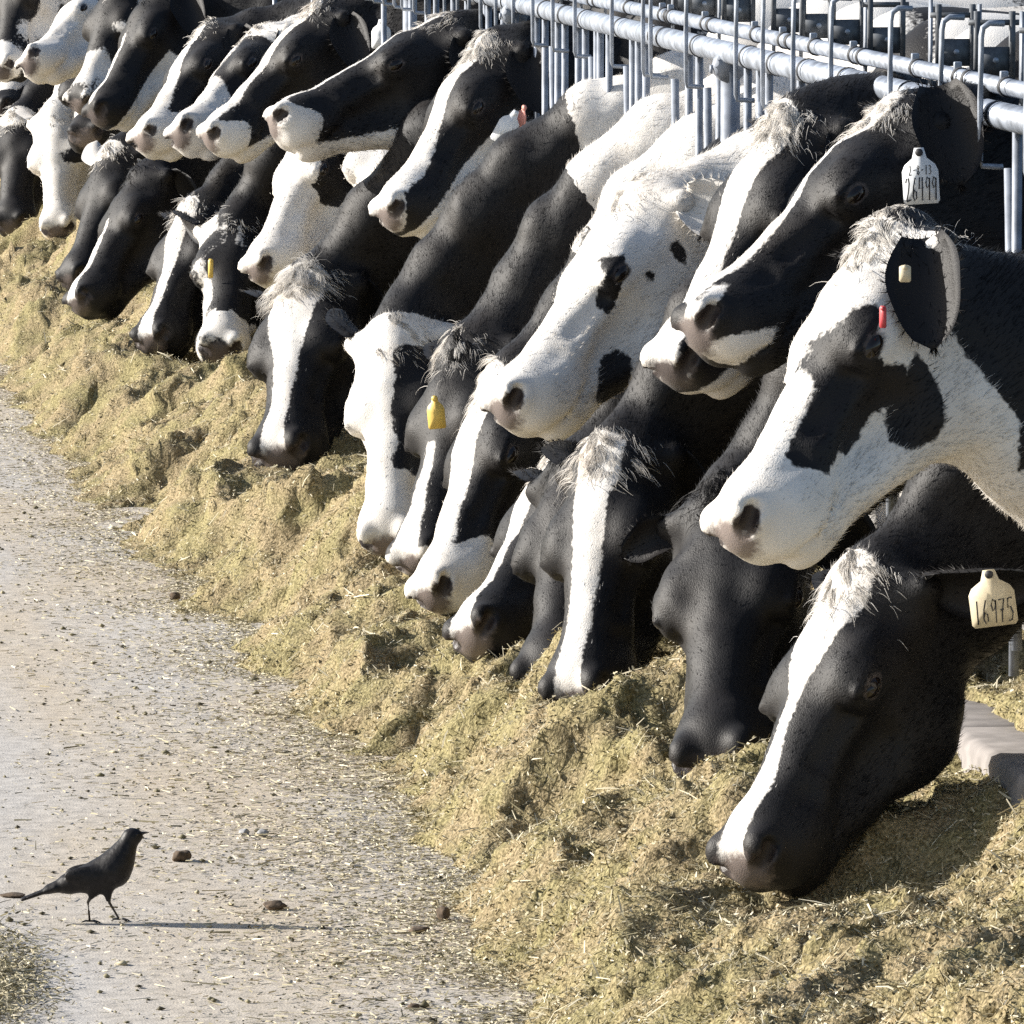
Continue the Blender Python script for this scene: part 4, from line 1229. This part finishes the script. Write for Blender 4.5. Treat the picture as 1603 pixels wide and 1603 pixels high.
# crumbs of dirt and feed
def crumbs(name, pos, size, tone, label):
    n = len(pos)
    base = np.array([(1, 0, 0), (-1, 0, 0), (0, 1, 0), (0, -1, 0), (0, 0, 1), (0, 0, -1)], float)
    F0 = np.array([(4, 0, 2), (4, 2, 1), (4, 1, 3), (4, 3, 0), (5, 2, 0), (5, 1, 2), (5, 3, 1), (5, 0, 3)])
    sc3 = size[:, None, None] * rng.uniform(.5, 1.3, (n, 6, 1)) * np.array([1, 1, .62])
    az = rng.uniform(0, 6.28, n)
    b = np.repeat(base[None], n, 0) * sc3 * rng.uniform(.6, 1.5, (n, 1, 3)) * np.array([1, 1, .8])
    ca, sa = np.cos(az)[:, None], np.sin(az)[:, None]
    b = np.stack([b[..., 0] * ca - b[..., 1] * sa, b[..., 0] * sa + b[..., 1] * ca, b[..., 2]], -1)
    V = (b + pos[:, None]).reshape(-1, 3)
    F = (F0[None] + np.arange(n)[:, None, None] * 6).reshape(-1, 3)
    return link(name, mk_mesh(name, V, F, M_STRAW, {'tone': np.repeat(tone, 6)}, False), label=label, cat='feed', kind='stuff')

n = 6000
sy = samp_y(n, 10.4, 32, 2.0); sx = 1.6 - np.abs(rng.normal(0, .55, n))
k2 = rng.random(n) < .2; sx[k2] = rng.uniform(-1.2, 1.5, k2.sum())
sz = np.clip(rng.lognormal(math.log(.0027), .55, n), .001, .014)
crumbs('feed_crumbs', np.stack([sx, sy, sz * .35], 1), sz, np.clip(rng.beta(1.2, 3.5, n), 0, 1), 'small dark crumbs of feed and dirt strewn over the concrete')

# kerb under the fence
kerb = link('concrete_kerb', None, label='low concrete kerb wall below the headlock fence', cat='kerb')
kerb.location = (FENCE_X, 8, 0)
kv, kf = boxg((-.12, .003, -.05), (.06, 1.997, .37), .02)
k_me = mk_mesh('kerb_block', kv, kf, M_KERB, smooth=False)
for j in range(17):
    link('kerb_block', k_me, kerb).location = (0, j * 2.0 + .75, 0)

# ------------------------------------------------------------------ headlock fence
ZR = float(np.mean([plane_pt(1546, 163, FENCE_X)[2], plane_pt(1010, 49, FENCE_X)[2]]))
fence = link('headlock_fence', None, None, 'galvanised headlock fence with latch rods along the row of cows', 'fence')
FO = np.array([FENCE_X, 12.0, 0.0])
fence.location = FO + np.array([0, 0, -.023])
fence.rotation_euler = (.0043, 0, 0)
def fpart(name, mesh, y=0.0, dx=0.0, dz=0.0, parent=None):
    o = link(name, mesh, parent or fence)
    o.location = (dx, y, dz)
    return o
v, f = tube([(0, -3, ZR), (0, 6, ZR), (0, 14, ZR), (0, 30, ZR)], .0235, 20)
fpart('top_rail', mk_mesh('top_rail', v, f, M_GALV))
v, f = tube([(.018, -3, ZR + .047), (.018, 6, ZR + .047), (.018, 30, ZR + .047)], .0155, 16)
fpart('latch_rail', mk_mesh('latch_rail', v, f, M_GALV))
v, f = tube([(.03, -3, .36), (.03, 6, .36), (.03, 30, .36)], .018, 12)
fpart('bottom_rail', mk_mesh('bottom_rail', v, f, M_GALV2))
bar_me = mk_mesh('bar', *tube([(0, 0, .47), (0, 0, ZR)], .0088, 10), M_GALV2)
lean_me = mk_mesh('swing_bar', *tube([(-.006, .0, ZR - .085), (-.006, -.10, .52)], .0092, 10), M_GALV2)
post_me = mk_mesh('post', *join([tube([(0.004, 0, 0), (0.004, 0, ZR)], .021, 16), tube([(0.0, -.02, ZR - .03), (0.0, .02, ZR - .03)], .034, 12), tube([(-.035, 0, ZR - .035), (-.04, 0, ZR - .035)], .010, 6)]), M_GALV2)
# hooked latch rod in front of the rails: L-bend on top, link to the bar at the bottom
rod = [(.004, .0, ZR + .157), (-.022, 0, ZR + .158), (-.033, 0, ZR + .150), (-.036, 0, ZR + .135), (-.037, .0, ZR + .03), (-.036, .004, ZR - .075), (-.033, .006, ZR - .086), (-.004, .008, ZR - .088), (.004, .008, ZR - .088)]
rv, rf = tube(rod, .0052, 8)
rv[:, 1] = (rv[:, 1]) * 1.0
rod_me = mk_mesh('latch_rod', rv, rf, M_GALV)
ring_me = mk_mesh('band', *tube([(0, -.006, ZR), (0, .006, ZR)], .0256, 20), M_RUBBER)
ring2_me = mk_mesh('band', *tube([(.018, -.008, ZR + .047), (.018, .008, ZR + .047)], .0182, 16), M_RUBBER)
lug_me = mk_mesh('lug', *boxg((.008, -.006, ZR + .058), (.022, .006, ZR + .074), .002), M_GALV)
pl = [boxg((.045, -.002, ZR + .052), (.108, .002, ZR + .102)), boxg((.040, -.006, ZR + .040), (.050, .006, ZR + .165)),
      boxg((.103, -.006, ZR + .040), (.113, .006, ZR + .165)), boxg((.030, -.0045, ZR + .140), (.120, .0045, ZR + .150))]
plate_me = mk_mesh('latch_plate', *join(pl), M_PLATE, smooth=False)
strip_me = mk_mesh('catch_strip', *join([boxg((.050, -.010, ZR - .03), (.055, .010, ZR + .175))]), M_GALV2, smooth=False)
riv_me = mk_mesh('rivet', *tube([(.078, -.006, ZR + .078), (.078, -.002, ZR + .078)], .0055, 10), M_GALV)
def fy(px, py=60):
    return float(plane_pt(px, py, FENCE_X)[1]) - FO[1]
rod_px = [771, 800, 822, 858, 890, 922, 979, 1033, 1046, 1100, 1178, 1222, 1270, 1333, 1430, 1497, 1570, 1640, 1720]
rod_y = [fy(p) for p in rod_px]
y = max(rod_y)
while y < 24:
    y += .25 if int(y * 4) % 2 else .3
    rod_y.append(y)
for j, y in enumerate(rod_y):
    r = fpart('latch_rod', rod_me, y)
    r.rotation_euler = (random.Random(j).uniform(-.035, .035), 0, 0)
    r.location.z = -math.sin(r.rotation_euler[0]) * 0
    p = fpart('latch_plate', plate_me, y + .02, random.Random(j * 3).uniform(-.012, .012))
    fpart('rivet', riv_me, 0, 0, 0, p)
    fpart('band', ring_me, y + .035); fpart('band', ring2_me, y + .055)
    if j % 2: fpart('band', ring2_me, y - .04)
    fpart('lug', lug_me, y + .075)
    fpart('catch_strip', strip_me, y + .11, random.Random(j * 7).uniform(-.01, .01))
bar_px = [788, 840, 853, 873, 884, 905, 916, 934, 939, 953, 990, 999, 1011, 1078, 1094, 1126, 1170, 1189, 1203, 1253, 1279, 1318, 1345, 1400, 1440, 1480, 1537, 1592]
bar_y = [fy(p, 150) for p in bar_px]
lean_px = [868, 930, 985, 1060, 1111, 1195, 1285, 1390, 1585, 1500]
far = [c.slot - FO[1] + d for c in COWS for d in (-.22, .22) if c.slot - FO[1] + d > max(bar_y) + .1]
for y in bar_y + far:
    fpart('bar', bar_me, y)
for p in lean_px:
    o = fpart('swing_bar', lean_me, fy(p, 150))
for y in (fy(805), fy(1140), fy(1140) - 2.55, fy(805) + 2.6, fy(805) + 5.2, fy(805) + 7.8, fy(805) + 10.4):
    fpart('post', post_me, y)
from concurrent.futures import ThreadPoolExecutor
with ThreadPoolExecutor(4) as ex:
    list(ex.map(cow_surface, COWS))
for c in COWS:
    build_cow(c)
# ------------------------------------------------------------------ cows standing farther back in the pen
def copy_tree(o, parent=None):
    c = o.copy()
    COL.objects.link(c)
    c.parent = parent
    for ch in list(o.children):
        copy_tree(ch, c)
    return c
ROOTS = {o['label']: o for o in list(COL.objects) if o.name.startswith('dairy_cow')}
rl = [ROOTS[s['label']] for s in SPECS]
for src, loc, rz, lab in ((2, (5.6, 21.5, .02), 96, 'black cow standing broadside in the pen behind the latch rods'),
                          (3, (7.6, 27.0, .02), 84, 'dark cow standing in the pen at the top right corner'),
                          (13, (6.4, 31.0, .02), 100, 'black cow standing deep in the pen above the rails'),
                          (8, (5.0, 27.5, .02), 172, 'cow turned away in the pen beyond the fence')):
    c = copy_tree(rl[src])
    c.location = loc
    c.rotation_euler = (0, 0, math.radians(rz))
    c['label'] = lab
    c['group'] = 'cows standing in the pen'

# ------------------------------------------------------------------ blackbird
BO = ground_pt(160, 1444)
def bird_sdf(p):
    q = pt3(p); q.y = np.abs(q.y)
    d = ell(q, (.0545, 0, .1515), (.0165, .0125, .0125))
    d = smin(d, rcone(q, (.050, 0, .146), .0118, (.037, 0, .122), .0170), .014)
    d = smin(d, rcone(q, (.037, 0, .122), .0165, (.020, 0, .093), .0265), .02)
    d = smin(d, rcone(q, (.020, 0, .091), .0265, (-.014, 0, .075), .0215), .02)
    d = smin(d, rcone(q, (-.014, 0, .075), .0205, (-.062, 0, .067), .0125), .02)
    d = smin(d, rcone(q, (-.060, 0, .067), .012, (-.090, 0, .0595), .0065), .014)
    d = smin(d, rcone(q, (.030, 0, .106), .0200, (-.052, 0, .070), .0145), .016)
    d = smin(d, ell(q, (-.012, .019, .084), (.052, .008, .017)), .005)
    d = smin(d, rcone(q, (-.010, .010, .062), .011, (-.018, .011, .046), .0045), .01)
    d = smin(d, rcone(q, (.010, .010, .066), .011, (.011, .011, .042), .0045), .012)
    # tail: flat
    t = rcone(PT(q.x, q.y * f32(.42), q.z), (-.082, 0, .061), .0055, (-.138, 0, .0405), .0034)
    d = smin(d, t, .012)
    return d
bv, bq, bn = sdf_mesh(bird_sdf, (-.16, -.05, 0), (.09, .05, .18), .0026)
# one thigh per side only
bird = link('blackbird', None, None, 'small blackbird walking on the concrete with a long thin shadow', 'bird')
bird.location = BO
bird.rotation_euler = (0, 0, -YAW)
link('body', mk_mesh('body', bv, bq, M_BIRD), bird)
link('beak', mk_mesh('beak', *tube([(.064, 0, .1535), (.069, 0, .1555), (.0755, 0, .1568), (.082, 0, .1566)], [.0046, .0036, .0020, .0006], 10), M_BEAK), bird)
for sd in (1, -1):
    v, f = tube([(.061, .0095 * sd, .1545), (.0612, .0116 * sd, .1546), (.0614, .0126 * sd, .1546)], [.0030, .0026, .0004], 10)
    link('eye', mk_mesh('eye', v, f, M_EYE), bird)
LEGS = [((-.016, -.011, .050), (-.024, -.011, .037), (-.021, -.011, .004)), ((.011, .011, .048), (.012, .011, .033), (.029, .011, .004))]
for a, kn, ft in LEGS:
    parts = [tube([a, kn, ((kn[0] + ft[0]) / 2, kn[1], (kn[2] + ft[2]) / 2), ft], [.0042, .0026, .0018, .0019], 8)]
    for dx, dy in ((.019, 0), (.015, .010), (.015, -.010), (-.015, 0)):
        parts.append(tube([ft, (ft[0] + dx * .5, ft[1] + dy * .5, .0045), (ft[0] + dx * .85, ft[1] + dy * .85, .0022), (ft[0] + dx, ft[1] + dy, .0012)], [.0017, .0017, .0013, .0005], 6))
    v, f = join(parts)
    link('leg', mk_mesh('leg', v, f, M_BEAK), bird)

# ------------------------------------------------------------------ clods lying on the alley
M_CLOD = simple_mat('dirt_clod_brown', (.085, .058, .036), .9, nscale=90, namp=.4, bump=.6)
M_STONE = simple_mat('stone_grey', (.30, .30, .30), .8, nscale=60, namp=.25, bump=.4)
def clod(px, py, wpx, hpx, mat, seed, label, name='dirt_clod', cat='clod', box=.0):
    s = float(FPX / ((ground_pt(px, py) - CAM) @ FWD))
    w, hh = wpx / s / 2, hpx / s / 2
    import bmesh
    bm = bmesh.new(); bmesh.ops.create_icosphere(bm, subdivisions=3, radius=1)
    V = np.array([v.co[:] for v in bm.verts]); bm.verts.index_update()
    F = np.array([[v.index for v in fc.verts] for fc in bm.faces]); bm.free()
    if box: V = np.sign(V) * np.abs(V) ** (1 - box)
    V = V * (1 + .28 * fbm(V * 1.6 + seed * 3.1, seed, 3))[:, None]
    V = V * np.array([w, w * .8, hh])
    V[:, 2] -= V[:, 2].min() + hh * .15
    o = link(name, mk_mesh(name, V, F, mat, smooth=False), None, label, cat, 'clods and stones on the alley')
    o.location = ground_pt(px, py)
    o.rotation_euler = (0, 0, -YAW + seed)
    return o
clod(285, 1348, 30, 16, M_CLOD, 1, 'reddish brown blocky clod right of the bird', box=.35)
clod(695, 1442, 26, 24, M_CLOD, 2, 'round dark clod near the foot of the feed')
clod(430, 1424, 34, 14, M_CLOD, 3, 'flat brown clod above the tip of the bird shadow')
clod(655, 1460, 34, 10, M_CLOD, 4, 'low dark clod beside the round one')
clod(382, 1308, 22, 12, M_STONE, 5, 'pale grey stone left of the pair', 'stone', 'stone')
clod(412, 1309, 18, 13, M_STONE, 6, 'pale grey stone right of the pair', 'stone', 'stone')
clod(274, 940, 20, 12, M_CLOD, 7, 'small dark clod farthest up the alley')
clod(648, 1580, 24, 10, M_CLOD, 8, 'dark clod at the bottom edge of the alley')
clod(22, 1404, 40, 7, M_CLOD, 9, 'flat dark lump at the left edge behind the bird tail')
